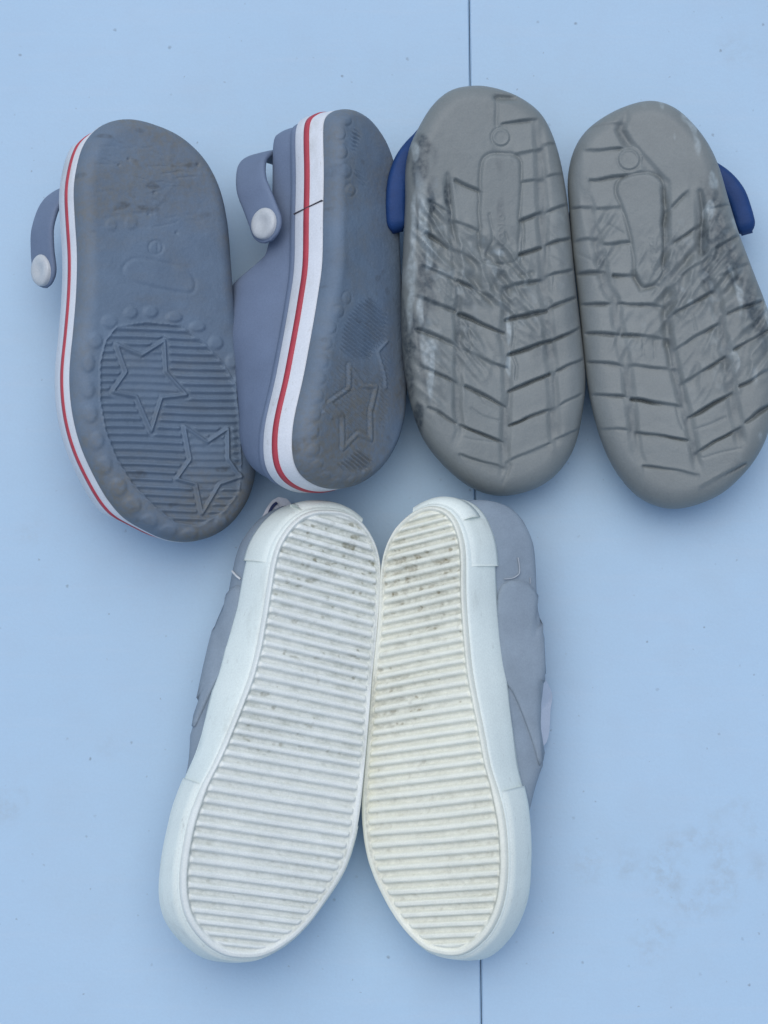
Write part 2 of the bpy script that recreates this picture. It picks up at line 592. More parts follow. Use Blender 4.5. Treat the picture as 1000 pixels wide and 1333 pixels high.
            if k == 0:
                root = o
        return root

    def split_pieces(self, F, lab, names, ns, vloc):
        """pieces of one label that do not touch become pieces of their own; crumbs go back to the base"""
        nxt = max(list(names) + [0]) + 5000
        lab = lab.copy()
        for k in [q for q in names if q != 0]:
            fi = np.nonzero(lab == k)[0]
            if len(fi) == 0:
                continue
            used, inv = np.unique(F[fi], return_inverse=True)
            f2 = inv.reshape(-1, 4)
            comp = np.arange(len(used))
            r0 = np.nonzero(used % ns == 0)[0]
            pr = np.zeros((0, 2), int)
            if len(r0) > 1:
                r0 = r0[np.argsort(vloc[used[r0]])]
                ok = np.diff(vloc[used[r0]]) < 0.0012
                pr = np.stack([r0[:-1][ok], r0[1:][ok]], 1)
            while True:
                old = comp.copy()
                m = comp[f2].min(1)
                for c in range(4):
                    np.minimum.at(comp, f2[:, c], m)
                if len(pr):
                    m = comp[pr].min(1)
                    np.minimum.at(comp, pr[:, 0], m); np.minimum.at(comp, pr[:, 1], m)
                comp = comp[comp]
                if (comp == old).all():
                    break
            fcomp = comp[f2[:, 0]]
            ids, cnt = np.unique(fcomp, return_counts=True)
            order = np.argsort(-cnt)
            for r_, q in enumerate(order):
                sel = fi[fcomp == ids[q]]
                if cnt[q] < 40:
                    lab[sel] = 0
                elif r_ > 0:
                    lab[sel] = nxt; names[nxt] = names[k]; nxt += 1
        return lab, names

    def wall(self, name, mat, parent, prof, t0=None, t1=None, bow=None, attrs=None, cap=True, n=450):
        """strip round (or partly round) the shoe. prof: list of (offset, z); each may be a function of outline index arrays"""
        idx = np.arange(0, 900, 900 // n) if t0 is None else np.arange(t0, t1 + 1, 2)
        idx = idx % 900
        P, Nn = self.outline[idx], self.nrm[idx]
        cols = []
        for a, b in prof:
            aa = a(idx) if callable(a) else np.full(len(idx), a)
            bb = b(idx) if callable(b) else np.full(len(idx), b)
            q = P + Nn * aa[:, None]
            if bow is not None:
                bb = bb + bow(P[:, 1])
            cols.append(np.stack([q[:, 0], q[:, 1], bb], 1))
        L = np.stack(cols, 1)
        W = self.world(L.reshape(-1, 3))
        ns = L.shape[1]
        wrap = t0 is None
        F = grid_faces(len(idx), ns, wrap).tolist()
        if not wrap and cap:
            F.append(list(range(ns)))
            F.append([(len(idx) - 1) * ns + k for k in range(ns - 1, -1, -1)])
        return mesh_obj(name, W, F, mat, parent, base=self.base)

    def upper(self, name, mat, parent, z0, off0, depth_fn, front, heel, open_fn, bow=None, touch=0.0006, attrs=None, lean=None, front2=None, front_fn=None):
        """shell below the rim. front / heel: profiles of (scale, depth share); blended along the shoe by open_fn(v)"""
        idx = np.arange(0, 900, 3)
        oo = off0(idx) if callable(off0) else np.full(len(idx), off0)
        P = self.outline[idx] + self.nrm[idx] * oo[:, None]
        C = self.spine[idx]
        nr = 34
        def dense(pf):
            q = np.asarray(pf, float)
            q = catmull(q, closed=False, n=12)
            return resample(q, nr, closed=False)
        A, B = dense(front), dense(heel)

        def build(scale):
            AA = np.repeat(A[None], len(P), 0)
            if front2 is not None:
                b_ = front_fn(P[:, 1])[:, None, None]
                AA = AA * (1 - b_) + dense(front2)[None] * b_
            S1 = C[:, None, :] + (P - C)[:, None, :] * AA[:, :, 0, None]
            S2 = C[:, None, :] + (P - C)[:, None, :] * B[None, :, 0, None]
            w = open_fn(P[:, 1])[:, None]
            S = S1 * (1 - w)[..., None] + S2 * w[..., None]
            Z = AA[:, :, 1] * (1 - w) + B[None, :, 1] * w
            D = depth_fn(S[..., 1]) * scale
            zz = np.full(len(P), z0) if not callable(z0) else z0(idx)
            z = zz[:, None] - Z * D
            if bow is not None:
                z = z + bow(P[:, 1])[:, None] * np.clip(1 - Z, 0, 1)
            return np.stack([S[..., 0] + (lean(P[:, 1])[:, None] * np.clip(zz[:, None] - z, 0, 1) if lean is not None else 0.0), S[..., 1], z], -1)

        lo, hi = 0.3, 2.2
        for _ in range(26):
            m = (lo + hi) / 2
            if self.world(build(m).reshape(-1, 3))[:, 2].min() < touch:
                hi = m
            else:
                lo = m
        L = build(lo)
        print(name, 'upper scale', round(lo, 3), 'min z', self.world(L.reshape(-1, 3))[:, 2].min())
        self.upL = L
        W = self.world(L.reshape(-1, 3))
        return mesh_obj(name, W, grid_faces(len(idx), nr), mat, parent, base=self.base)

    def strap(self, name, mat, parent, pts, width, thick, n=90, round_a=True, round_b=True, tilt=0.0):
        """padded strap swept along local points; its width lies along the shoe's side"""
        p = resample(catmull(pts, closed=False, n=30), n, closed=False)
        T = np.gradient(p, axis=0)
        T /= np.linalg.norm(T, axis=1, keepdims=True)
        out = np.stack([T[:, 1], -T[:, 0], np.zeros(n)], 1)      # sideways, in the sole plane
        out /= np.maximum(np.linalg.norm(out, axis=1, keepdims=True), 1e-9)
        Wd = np.cross(T, out)
        Wd /= np.linalg.norm(Wd, axis=1, keepdims=True)
        if tilt:
            Wd = Wd * np.sign(Wd[:, 2:3])
            cen = p.mean(0)
            ow = out * np.sign(((p - cen) * out).sum(1))[:, None]
            Wd = Wd * math.cos(tilt) - ow * math.sin(tilt)
        Th = np.cross(Wd, T)
        d = np.concatenate([[0], np.cumsum(np.linalg.norm(np.diff(p, axis=0), axis=1))])
        wd = np.asarray(width(d / d[-1]) if callable(width) else np.full(n, width))
        r = wd / 2
        sc = np.ones(n)
        if round_a:
            k = np.clip(1 - d / r[0], 0, 1); sc = np.minimum(sc, np.sqrt(np.clip(1 - k ** 2, 0.0, 1)))
        if round_b:
            k = np.clip(1 - (d[-1] - d) / r[-1], 0, 1); sc = np.minimum(sc, np.sqrt(np.clip(1 - k ** 2, 0.0, 1)))
        sc = np.maximum(sc, 0.05)
        m = 20
        an = np.linspace(0, 2 * math.pi, m, endpoint=False)
        ca, sa = np.cos(an), np.sin(an)
        ex = np.sign(ca) * np.abs(ca) ** 0.45
        ey = np.sign(sa) * np.abs(sa) ** 0.6
        V = (p[:, None, :] + Wd[:, None, :] * (ex[None, :] * (r * sc)[:, None])[..., None]
             + Th[:, None, :] * (ey[None, :] * (thick / 2 * np.maximum(sc, 0.55))[:, None])[..., None])
        F = []
        for i in range(n - 1):
            for j in range(m):
                k = (j + 1) % m
                F.append([i * m + j, (i + 1) * m + j, (i + 1) * m + k, i * m + k])
        F.append(list(range(m))); F.append([(n - 1) * m + j for j in range(m - 1, -1, -1)])
        return mesh_obj(name, self.world(V.reshape(-1, 3)), F, mat, parent, base=self.base)

    def lathe(self, name, mat, parent, c, axis, prof, n=40, attrs=None):
        ax = np.asarray(axis, float); ax /= np.linalg.norm(ax)
        e1 = np.cross(ax, [0, 1, 0.01]); e1 /= np.linalg.norm(e1)
        e2 = np.cross(ax, e1)
        an = np.linspace(0, 2 * math.pi, n, endpoint=False)
        V = []
        for i in range(n):
            for r_, h_ in prof:
                V.append(np.asarray(c) + ax * h_ + (e1 * math.cos(an[i]) + e2 * math.sin(an[i])) * r_)
        F = grid_faces(n, len(prof), True, flip=True).tolist()
        return mesh_obj(name, self.world(np.array(V)), F, mat, parent, base=self.base)


def slab(name, pts, thick, mat, parent, base, nrm=None, sub=0.0004):
    """thin padded sheet from world outline points"""
    p = np.asarray(pts, float)
    c = p.mean(0)
    if nrm is None:
        nrm = np.zeros(3)
        for i in range(len(p)):
            nrm += np.cross(p[i] - c, p[(i + 1) % len(p)] - c)
        nrm /= np.linalg.norm(nrm)
    inn = c + (p - c) * 0.965
    n = len(p)
    v = np.vstack([inn + nrm * thick / 2, p + nrm * thick * 0.2, p - nrm * thick * 0.2, inn - nrm * thick / 2, [c + nrm * thick * 0.6], [c - nrm * thick * 0.6]])
    f = []
    for i in range(n):
        j = (i + 1) % n
        f.append([4 * n, i, j])
        f.append([4 * n + 1, 3 * n + j, 3 * n + i])
        for k in range(3):
            f.append([k * n + i, (k + 1) * n + i, (k + 1) * n + j, k * n + j])
    return mesh_obj(name, v, f, mat, parent, base=base, smooth=False)


def flat(v):
    return np.zeros_like(v)


def bow_fn(fr, toe, heel):
    """gentle curve of the sole: toe and heel ends dip away"""
    def f(v):
        L = fr.vmax - fr.vmin
        t = (v - fr.vmin) / L
        return -toe * np.clip((0.30 - t) / 0.30, 0, 1) ** 2 - heel * np.clip((t - 0.82) / 0.18, 0, 1) ** 2
    return f


# profile of a clog's upper: a rounded toe box in front, a low heel cup behind
DOME = [(1.0, 0), (.99, .12), (.965, .28), (.925, .45), (.87, .63), (.78, .79), (.65, .90), (.48, .97), (.28, 1.0), (0.02, 1.0)]
BOXY = [(1.0, 0), (1.015, .12), (1.02, .28), (1.0, .45), (.95, .63), (.86, .79), (.72, .90), (.52, .97), (.28, 1.0), (0.02, 1.0)]
CUP = [(1.0, 0), (1.01, .10), (1.01, .20), (1.0, .30), (.97, .36), (.92, .37), (.88, .33), (.86, .20), (.84, .02), (0.02, 0.0)]


# ================================================================== grey clogs
def grey_clog(label, fr, outline, feat, dirtfn, seed, strap_px, seam_px, band_h, band_off, upper_h, zdrop, lean=0.0, tilt=0.0, stripe=0.55, endcut=0.0):
    th = thing('clog', label, 'clog', fr.base, 'grey clogs with red striped white band')
    fr.set_outline(outline)
    rise = 0.0070
    bow = bow_fn(fr, 0.004, 0.002)
    U, V = fr.raster()
    X, Y = fr.pix(U, V, rise)
    H, LAB, names, wear = feat(X, Y)
    H = H + fft_noise(H.shape, 7, 7, seed) * 0.00005 + fft_noise(H.shape, 1.6, 1.6, seed + 1) * 0.000022
    H = blur(H, 0.8)
    attrs = dirtfn(X, Y, fr.edge_distance(U, V), H.shape, wear)
    root = fr.sole(th, M['clog'], H, LAB, names, attrs, rise, 0.20, bow, [(0.0001, -0.0016), (-0.0003, -0.0022), (-0.0020, -0.0024)])
    zt, zb = -0.0021, -0.0021 - band_h
    # white band with a proud red stripe
    def o(x):
        return lambda i: np.full(len(i), x)
    def bo(k, add=0.0):
        return lambda i: (band_off - endcut * sstep(0.55, 0.98, np.abs(fr.nrm[i, 1]))) * k + add
    bd = fr.wall('band', M['band'], th, [(-0.0025, zt + 0.0002), (-0.0006, zt), (0.0002, zt - 0.0012), (bo(.5, 0.0004), (zt + zb) / 2), (bo(1, 0.0001), zb + 0.0010), (bo(1, -0.0008), zb), (bo(1, -0.003), zb)], bow=bow)
    zc = zt + (zb - zt) * stripe
    w = band_h * 0.095
    oc = 0.0004 + band_off * stripe
    fr.wall('stripe', M['red'], bd, [(bo(stripe, -0.0008), zc + w), (bo(stripe, 0.0006), zc + w), (bo(stripe, 0.00075), zc), (bo(stripe, 0.0006), zc - w), (bo(stripe, -0.0008), zc - w)], bow=bow)
    if seam_px:
        a = fr.local([seam_px], -band_h / 2)[0]
        i0 = int(np.argmin(np.hypot(fr.outline[:, 0] - a[0], fr.outline[:, 1] - a[1])))
        i0 = i0 if i0 > 4 else 4
        nn = 24
        zz = np.linspace(zt - 0.0003, zb + 0.0004, nn)
        ii = i0 + np.linspace(-4, 4, nn)
        q = np.stack([np.interp(ii, np.arange(900), fr.outline[:, k]) for k in (0, 1)], 1)
        nv = fr.nrm[i0]
        pr = q + nv * (0.0006 + band_off * np.linspace(0, 1, nn))[:, None]
        L = []
        for k in range(nn):
            for dv, do in ((-0.00022, -0.001), (-0.00022, 0.0002), (0.00022, 0.0002), (0.00022, -0.001)):
                L.append([pr[k, 0] + nv[0] * do, pr[k, 1] + dv + nv[1] * do, zz[k]])
        F = []
        for k in range(nn - 1):
            for j in range(4):
                F.append([k * 4 + j, k * 4 + (j + 1) % 4, (k + 1) * 4 + (j + 1) % 4, (k + 1) * 4 + j])
        F += [[0, 1, 2, 3], [(nn - 1) * 4 + j for j in (3, 2, 1, 0)]]
        mesh_obj('band_joint', fr.world(np.array(L)), F, M['seamline'], bd, base=fr.base)
    Lg = fr.vmax - fr.vmin
    def tpos(v):
        return (v - fr.vmin) / Lg
    def depth(v):
        t = tpos(v)
        return np.interp(t, [0, .12, .3, .45, .58, .66, 1.0], np.array([.024, .033, .044, .050, .052, .050, .046]) * upper_h)
    op = lambda v: sstep(0.55, 0.72, tpos(v))
    fr.wall('rim', M['clog_upper'], th, [(bo(1, -0.006), zb + 0.0004), (bo(1, -0.0022), zb + 0.0003 - 0.0006), (bo(1, -0.0015), zb - 0.0018), (bo(1, -0.0018), zb - 0.0038), (bo(1, -0.0034), zb - 0.0046), (bo(1, -0.007), zb - 0.0046)], bow=bow)
    fr.upper('upper', M['clog_upper'], th, zb - 0.0035, bo(1, -0.0034), depth, DOME, CUP, op, bow=bow, front2=BOXY if lean else None, front_fn=lambda v: sstep(0.28, 0.46, tpos(v)),
             lean=(lambda v: np.interp(tpos(v), [.20, .42, .56, .68], [0, lean, lean, 0])) if lean else None)
    # heel strap with its white rivets
    rpx, rpy, out = strap_px
    def side(sgn):
        vr = fr.local([(rpx, rpy)], -0.035)[0, 1]
        uL, uR = fr.edge(vr)
        return vr, uL, uR
    vr, uL, uR = side(-1)
    ue = uL - out
    N = fr.R[:, 0]
    d = ray([rpx], [rpy])[0]
    t = ((fr.O + N * ue - cam_pos) @ N) / (d @ N)
    w3 = cam_pos + d * t - fr.O
    vr, zr = w3 @ fr.R[:, 1], w3 @ fr.R[:, 2]
    print('rivet z', zr, 'u', ue)
    mid = (uL + uR) / 2
    hw = mid - ue
    def L_(a, b, c):
        return (mid - hw * a, vr + b, zr + c * zdrop)
    def R_(a, b, c):
        return (mid + hw * a * 0.94, vr + b, zr + c * zdrop)
    half = [(1.0, -0.008, 0.003), (1.0, 0.0, 0), (1.01, 0.010, -0.004), (0.98, 0.021, -0.009), (0.82, 0.0325, -0.012), (0.48, 0.0385, -0.013)]
    path = [L_(*q) for q in half] + [(mid, vr + 0.0400, zr - 0.0135 * zdrop)] + [R_(*q) for q in half[::-1]]
    st = fr.strap('strap', M['clog_upper'], th, path, lambda s_: 0.0185 - 0.0025 * np.sin(s_ * math.pi), 0.0034, n=140, tilt=tilt)
    prof = [(0.0001, 0.0008), (0.0020, 0.0008), (0.0030, 0.0012), (0.0050, 0.0014), (0.0066, 0.0011), (0.0072, 0.0003), (0.0072, -0.003)]
    for sg, us_ in ((-1, mid - hw - 0.0017), (1, mid + hw * .94 + 0.0017)):
        fr.lathe('rivet', M['rivet'], st, (us_ + sg * 0.0003, vr, zr + 0.0006 * (tilt > 0)), (sg * math.cos(tilt), 0, math.sin(tilt)), prof)
    return th


z2 = zoomed(60, 400, 3.448)
z1 = zoomed(20, 130, 3.125)
C1_OUT = [(164, 154), (190, 158), (225, 172), (250, 191), (270, 216), (286, 252), (295, 296), (299, 345), (303, 400),
          (310, 440), (318, 475), (324, 520), (330, 565), (333, 605), (329, 635), (319, 660), (301, 684), (277, 699), (248, 705),
          (219, 701), (190, 688), (167, 675), (150, 658), (132, 632), (109, 586), (96, 539), (92, 487), (97, 430), (101, 380),
          (102, 330), (99, 280), (98, 240), (106, 200), (118, 177), (138, 160)]


def star_relief(X, Y, H, stars, ridge, w):
    ins = np.zeros(X.shape, bool)
    rid = np.zeros(X.shape, int)
    for k, st in enumerate(stars):
        d = seg_dist(X, Y, st, True)
        i_ = inside(X, Y, st)
        ins |= i_ & (d > w)
        moat = (~i_) & (d < w * 3.2)
        H = np.where(moat, H * 0.15, H)
        H = np.where(d < w * 2.2, np.maximum(H * 0.2, ridge * np.clip(1.25 - d / (w * 1.25), 0, 1)), H)
        rid = np.where(d < w * 1.3, k + 1, rid)
    return H, ins, rid


def feat_c1(X, Y):
    H = np.zeros(X.shape); LAB = np.zeros(X.shape, int); names = {}
    zone = z2([(315, 85), (450, 66), (600, 80), (715, 165), (795, 250), (850, 350), (868, 500), (880, 700), (875, 830), (810, 920), (700, 985), (590, 968), (480, 885), (385, 790),
               (315, 680), (265, 560), (240, 420), (240, 250), (265, 150)])
    ins = inside(X, Y, zone)
    de = seg_dist(X, Y, zone, True)
    soft = np.where(ins, sstep(0, 3.0, de), 0)
    pitch = 9.75
    ph = (Y - 424 - 0.03 * (X - 200) + 0.6 * np.sin(X / 23.0)) / pitch
    fr_ = ph - np.floor(ph)
    rib = 0.00125 * sstep(0.16, 0.42, np.abs(fr_ - 0.5) * -1 + 0.5)
    row = np.floor(ph).astype(int)
    H = np.where(ins, (rib - 0.00100) * soft, H)
    LAB = np.where(ins & (soft > 0.25) & (np.abs(fr_ - 0.5) < 0.40), 100 + row, LAB)
    stars = [[(p[0], p[1]) for p in z2(s)] for s in (
        [(318, 165), (430, 215), (532, 150), (540, 290), (632, 393), (520, 405), (474, 555), (408, 400), (300, 378), (362, 290)],
        [(622, 535), (727, 605), (818, 545), (822, 680), (880, 760), (786, 792), (712, 925), (680, 792), (592, 770), (652, 682)])]
    H0 = H + 0.00100 * (ins)
    H1, si, rid = star_relief(X, Y, H0, stars, 0.0017, 1.9)
    H1 = np.where(si, H1 * 0.55, H1)
    H = H1 - 0.00100 * ins * soft
    LAB = np.where(si, 0, LAB)
    LAB = np.where(rid > 0, rid, LAB)
    for k in range(1, 3):
        names[k] = 'star_ridge'
    nubs = z2([(285, 65, 11, 9), (380, 25, 9, 8), (470, 20, 10, 8), (575, 45, 11, 7), (680, 88, 11, 7), (762, 160, 10, 9), (832, 245, 8, 10), (858, 340, 6, 10),
               (220, 150, 10, 11), (190, 250, 8, 13), (190, 370, 8, 12), (200, 480, 9, 12), (230, 600, 9, 12), (265, 710, 10, 12), (330, 808, 11, 12),
               (395, 890, 12, 12), (475, 962, 12, 11), (565, 1003, 12, 9), (660, 1018, 12, 8), (800, 960, 10, 8)])
    nubs += z1([(390, 510, 8, 8), (470, 500, 9, 9)])
    for k, (cx, cy, a, b) in enumerate(nubs):
        a, b = a * 1.15, b * 1.15
        fl = 0.55 if k >= 20 else 1.0
        q = np.hypot((X - cx) / a, (Y - cy) / b)
        H = np.where(q < 1.25, np.maximum(H, H + fl * 0.00085 * (1 - sstep(0.50, 1.0, q)) - fl * 0.0005 * np.exp(-((q - 1.1) / .10) ** 2)), H)
        LAB = np.where(q < 1.0, 20 + k, LAB)
        names[20 + k] = 'nub'
    for r in np.unique(LAB[LAB >= 60]):
        names[int(r)] = 'rib'
    # footprint shaped plate and the size ring
    pl = [(160, 353), (166, 341), (180, 336), (215, 342), (240, 348), (252, 360), (254, 374), (247, 382), (225, 379), (195, 373), (172, 366)]
    pl = catmull(pl).tolist()
    d = seg_dist(X, Y, pl[::6], True)
    H = H - 0.00028 * np.exp(-(d / 2.2) ** 2) + 0.0002 * np.where(inside(X, Y, pl[::6]), sstep(0, 5, d), 0)
    LAB = np.where((LAB == 0) & inside(X, Y, pl[::6]), 15, LAB); names[15] = 'sole_plate'
    q = np.hypot(X - 203, Y - 322)
    H = H - 0.00045 * np.exp(-((q - 9) / 1.5) ** 2) - 0.0004 * np.exp(-(seg_dist(X, Y, [(205, 317), (206, 328)]) / 1.5) ** 2)
    # worn heel: shallow cuts
    rnd = np.random.default_rng(5)
    for _ in range(46):
        cx, cy = rnd.uniform(135, 262), rnd.uniform(185, 300)
        L = rnd.uniform(5, 16); a = rnd.normal(0.12, 0.25)
        H = H - 0.00028 * rnd.uniform(.4, 1) * np.exp(-(seg_dist(X, Y, [(cx - L * math.cos(a), cy - L * math.sin(a)), (cx + L * math.cos(a), cy + L * math.sin(a))]) / 1.1) ** 2)
    for cx, cy in ((168, 207), (155, 215), (258, 214), (230, 303), (194, 279), (201, 251)):
        H = H - 0.0008 * np.exp(-(np.hypot(X - cx, Y - cy) / 1.8) ** 2)
    # a moulded figure worn nearly away
    H = H + 0.00014 * np.exp(-(seg_dist(X, Y, [(222, 190), (221, 215), (225, 240), (208, 262), (198, 250), (205, 285)]) / 3) ** 2)
    H = H + 0.00012 * np.exp(-(seg_dist(X, Y, [(150, 260), (196, 272), (214, 258), (258, 262)]) / 3) ** 2)
    wear = sstep(340, 230, Y) * 0.95 + sstep(560, 690, Y) * 0.9
    return H, LAB, names, wear


def dirt_c1(X, Y, de, shape, wear):
    n1 = fft_noise(shape, 40, 40, 31); n2 = fft_noise(shape, 6, 14, 32)
    d = np.clip(wear * (0.75 + 0.25 * n1) + 0.10 * n2 + 0.5 * sstep(0.010, 0.0, de) * sstep(0.2, 1.0, n1 + 0.6), 0, 0.9)
    d2 = np.clip(sstep(1.5, 2.4, fft_noise(shape, 4, 9, 33)) * 0.5 * (wear > 0.2), 0, 1)
    return {'dirt': d, 'dirt2': d2}


F1 = Frame(205, 420, 0.049, 29, 3, 7.0)
grey_clog('worn grey clog sole up with two stars on its tread, leftmost of all the shoes', F1, C1_OUT, feat_c1, dirt_c1, 11,
          (58, 352, 0.0030), None, 0.0155, 0.0014, 1.0, -0.15, 0.0, R(13), 0.44, 0.0050)

z3 = zoomed(290, 130, 4.0)
z4 = zoomed(290, 370, 4.0)
z5 = zoomed(400, 380, 5.128)
C2_OUT = [(450, 141), (438, 145), (429, 153), (426, 180), (426, 230), (425, 280), (424, 340), (418, 385), (411, 427), (400, 487), (391, 532), (388, 562),
          (391, 593), (400, 613), (415, 626), (436, 634), (460, 634), (480, 625), (497, 608), (511, 582), (519, 550), (522, 510), (522, 470), (519, 430),
          (515, 390), (512, 340), (510, 290), (508, 250), (505, 222), (498, 196), (487, 172), (470, 150)]


def feat_c2(X, Y):
    H = np.zeros(X.shape); LAB = np.zeros(X.shape, int); names = {}
    ribrow = {}
    zones = [z5([(340, 60), (430, 15), (545, 130), (535, 330), (470, 380), (420, 470), (300, 470), (210, 400), (235, 230), (270, 150)]),
             z5([(215, 1150), (300, 1085), (370, 1025), (480, 1110), (440, 1195), (350, 1215), (255, 1200)]),
             z3([(668, 165), (700, 125), (735, 180), (692, 295), (662, 285)]), z3([(668, 360), (712, 345), (755, 430), (745, 485), (678, 410)]),
             z5([(480, 430), (545, 380), (560, 600), (540, 900), (480, 930), (470, 640)]),
             z5([(200, 420), (330, 470), (420, 480), (470, 640), (440, 980), (350, 950), (265, 1040), (240, 840), (150, 740)])]
    amp = [1.0, 1.0, 0.8, 0.8, 0.45, 0.35]
    ph = (Y - 0.80 * (X - 400)) / 5.9
    f_ = ph - np.floor(ph)
    row = np.floor(ph).astype(int)
    row0 = row.min()
    tot = 0.0 * X
    for k, zn in enumerate(zones):
        zn = [(p[0], p[1]) for p in zn]
        ins = inside(X, Y, zn)
        soft = np.where(ins, sstep(0, 8.0, seg_dist(X, Y, zn, True)), 0)
        H = H + amp[k] * soft * (0.0016 * sstep(0.12, 0.45, 0.5 - np.abs(f_ - 0.5)) - 0.0008)
        if k < 4:
            LAB = np.where(ins & (soft > 0.2) & (np.abs(f_ - 0.5) < 0.42), 100 + (row - row0) + 200 * k, LAB)
    for r in np.unique(LAB[LAB >= 100]):
        names[int(r)] = 'rib'
    star = [(p[0], p[1]) for p in z5([(285, 490), (283, 645), (155, 735), (245, 830), (262, 1045), (352, 945), (442, 985), (430, 800), (463, 635), (380, 628)])]
    d = seg_dist(X, Y, star, True)
    H = H + 0.0005 * np.clip(1.2 - d / 2.4, 0, 1) - 0.0003 * np.exp(-((d - 4) / 1.2) ** 2)
    LAB = np.where((d < 2.2), 1, LAB); names[1] = 'star_ridge'
    d = seg_dist(X, Y, [(p[0], p[1]) for p in z5([(535, 330), (470, 400), (520, 560), (525, 640)])])
    H = H + 0.0006 * np.clip(1.2 - d / 2.0, 0, 1)
    nubs = z5([(265, 40, 6, 8), (215, 130, 6, 8), (165, 235, 6, 9), (140, 340, 6, 9), (118, 455, 6, 10), (98, 570, 6, 10), (85, 690, 6, 10), (72, 810, 6, 10), (66, 930, 6, 10),
               (80, 1050, 6, 9), (115, 1150, 6, 8), (180, 1222, 7, 6), (258, 1262, 8, 5), (350, 1250, 7, 5), (430, 1195, 6, 5)])
    nubs += z3([(645, 370, 7, 9), (665, 470, 7, 8), (625, 270, 7, 9), (622, 175, 6, 8), (655, 105, 7, 7)])
    for k, (cx, cy, a, b) in enumerate(nubs):
        q = np.hypot((X - cx) / a, (Y - cy) / b)
        H = np.where(q < 1.3, H + 0.0004 * (1 - sstep(0.5, 1.0, q)) - 0.0002 * np.exp(-((q - 1.1) / .12) ** 2), H)
        LAB = np.where(q < 1.0, 20 + k, LAB); names[20 + k] = 'nub'
    d = seg_dist(X, Y, [(p[0], p[1]) for p in z5([(120, 800), (170, 840)])])
    H = H + 0.0008 * np.exp(-(d / 1.6) ** 2)
    wear = sstep(420, 560, Y) * 0.95 + sstep(320, 180, Y) * 0.75
    return H, LAB, names, wear


def dirt_c2(X, Y, de, shape, wear):
    n1 = fft_noise(shape, 40, 50, 41); n2 = fft_noise(shape, 8, 8, 42)
    d = np.clip(wear * (0.6 + 0.3 * n1) + 0.12 * n2 + 0.1, 0, 0.9)
    d2 = np.clip(0.12 * sstep(-0.5, 1.5, n1) + sstep(1.7, 2.4, fft_noise(shape, 5, 5, 43)) * 0.3, 0, 1)
    return {'dirt': d, 'dirt2': d2}


F2 = Frame(450, 400, 0.054, 52, 0, 0.0)
grey_clog('grey clog tipped on its side, showing a white band with red stripe', F2, C2_OUT, feat_c2, dirt_c2, 21,
          (347, 292, 0.0050), (426, 276), 0.0165, 0.0006, 1.0, 1.1, -0.20)


# ================================================================== tan clogs
def tan_clog(label, fr, outline, tread, seed, strap_pts, strap_side, upper_h):
    th = thing('clog', label, 'clog', fr.base, 'tan clogs with blocky tread')
    fr.set_outline(outline)
    rise = 0.0095
    bow = bow_fn(fr, 0.004, 0.002)
    U, V = fr.raster()
    X, Y = fr.pix(U, V, rise)
    de = fr.edge_distance(U, V)
    H, LAB, names, attrs = tread(X, Y, de)
    root = fr.sole(th, M['tan'], H, LAB, names, attrs, rise, 0.26, bow, [(0.0, -0.002), (-0.0003, -0.005), (-0.0010, -0.0075), (-0.0030, -0.0078)])
    Lg = fr.vmax - fr.vmin
    tpos = lambda v: (v - fr.vmin) / Lg
    depth = lambda v: np.interp(tpos(v), [0, .12, .3, .45, .58, .66, 1.0], np.array([.022, .030, .040, .044, .045, .044, .042]) * upper_h)
    op = lambda v: sstep(0.55, 0.72, tpos(v))
    dome = [(1.0, 0), (.995, .10), (.985, .26), (.95, .45), (.89, .63), (.79, .79), (.65, .90), (.46, .97), (.26, 1.0), (0.02, 1.0)]
    cup = [(1.0, 0), (.99, .10), (.975, .20), (.95, .30), (.93, .36), (.89, .37), (.86, .33), (.84, .20), (.82, .02), (0.02, 0.0)]
    up = fr.upper('upper', M['tan'], th, -0.0074, -0.0012, depth, dome, cup, op, bow=bow)
    # blue heel strap
    pts = []
    for (px, py, z) in strap_pts:
        u, v = fr.local([(px, py)], z)[0]
        pts.append((u, v, z))
    mid = sum(fr.edge(pts[-1][1])) / 2
    far = [(2 * mid - p[0], p[1], p[2]) for p in pts[::-1]]
    # the far half runs closer in
    far = [(mid + (q[0] - mid) * 0.66, q[1], q[2]) for q in far]
    fr.strap('strap', M['blue'], th, pts + far, 0.011, 0.0096, n=150)
    return th


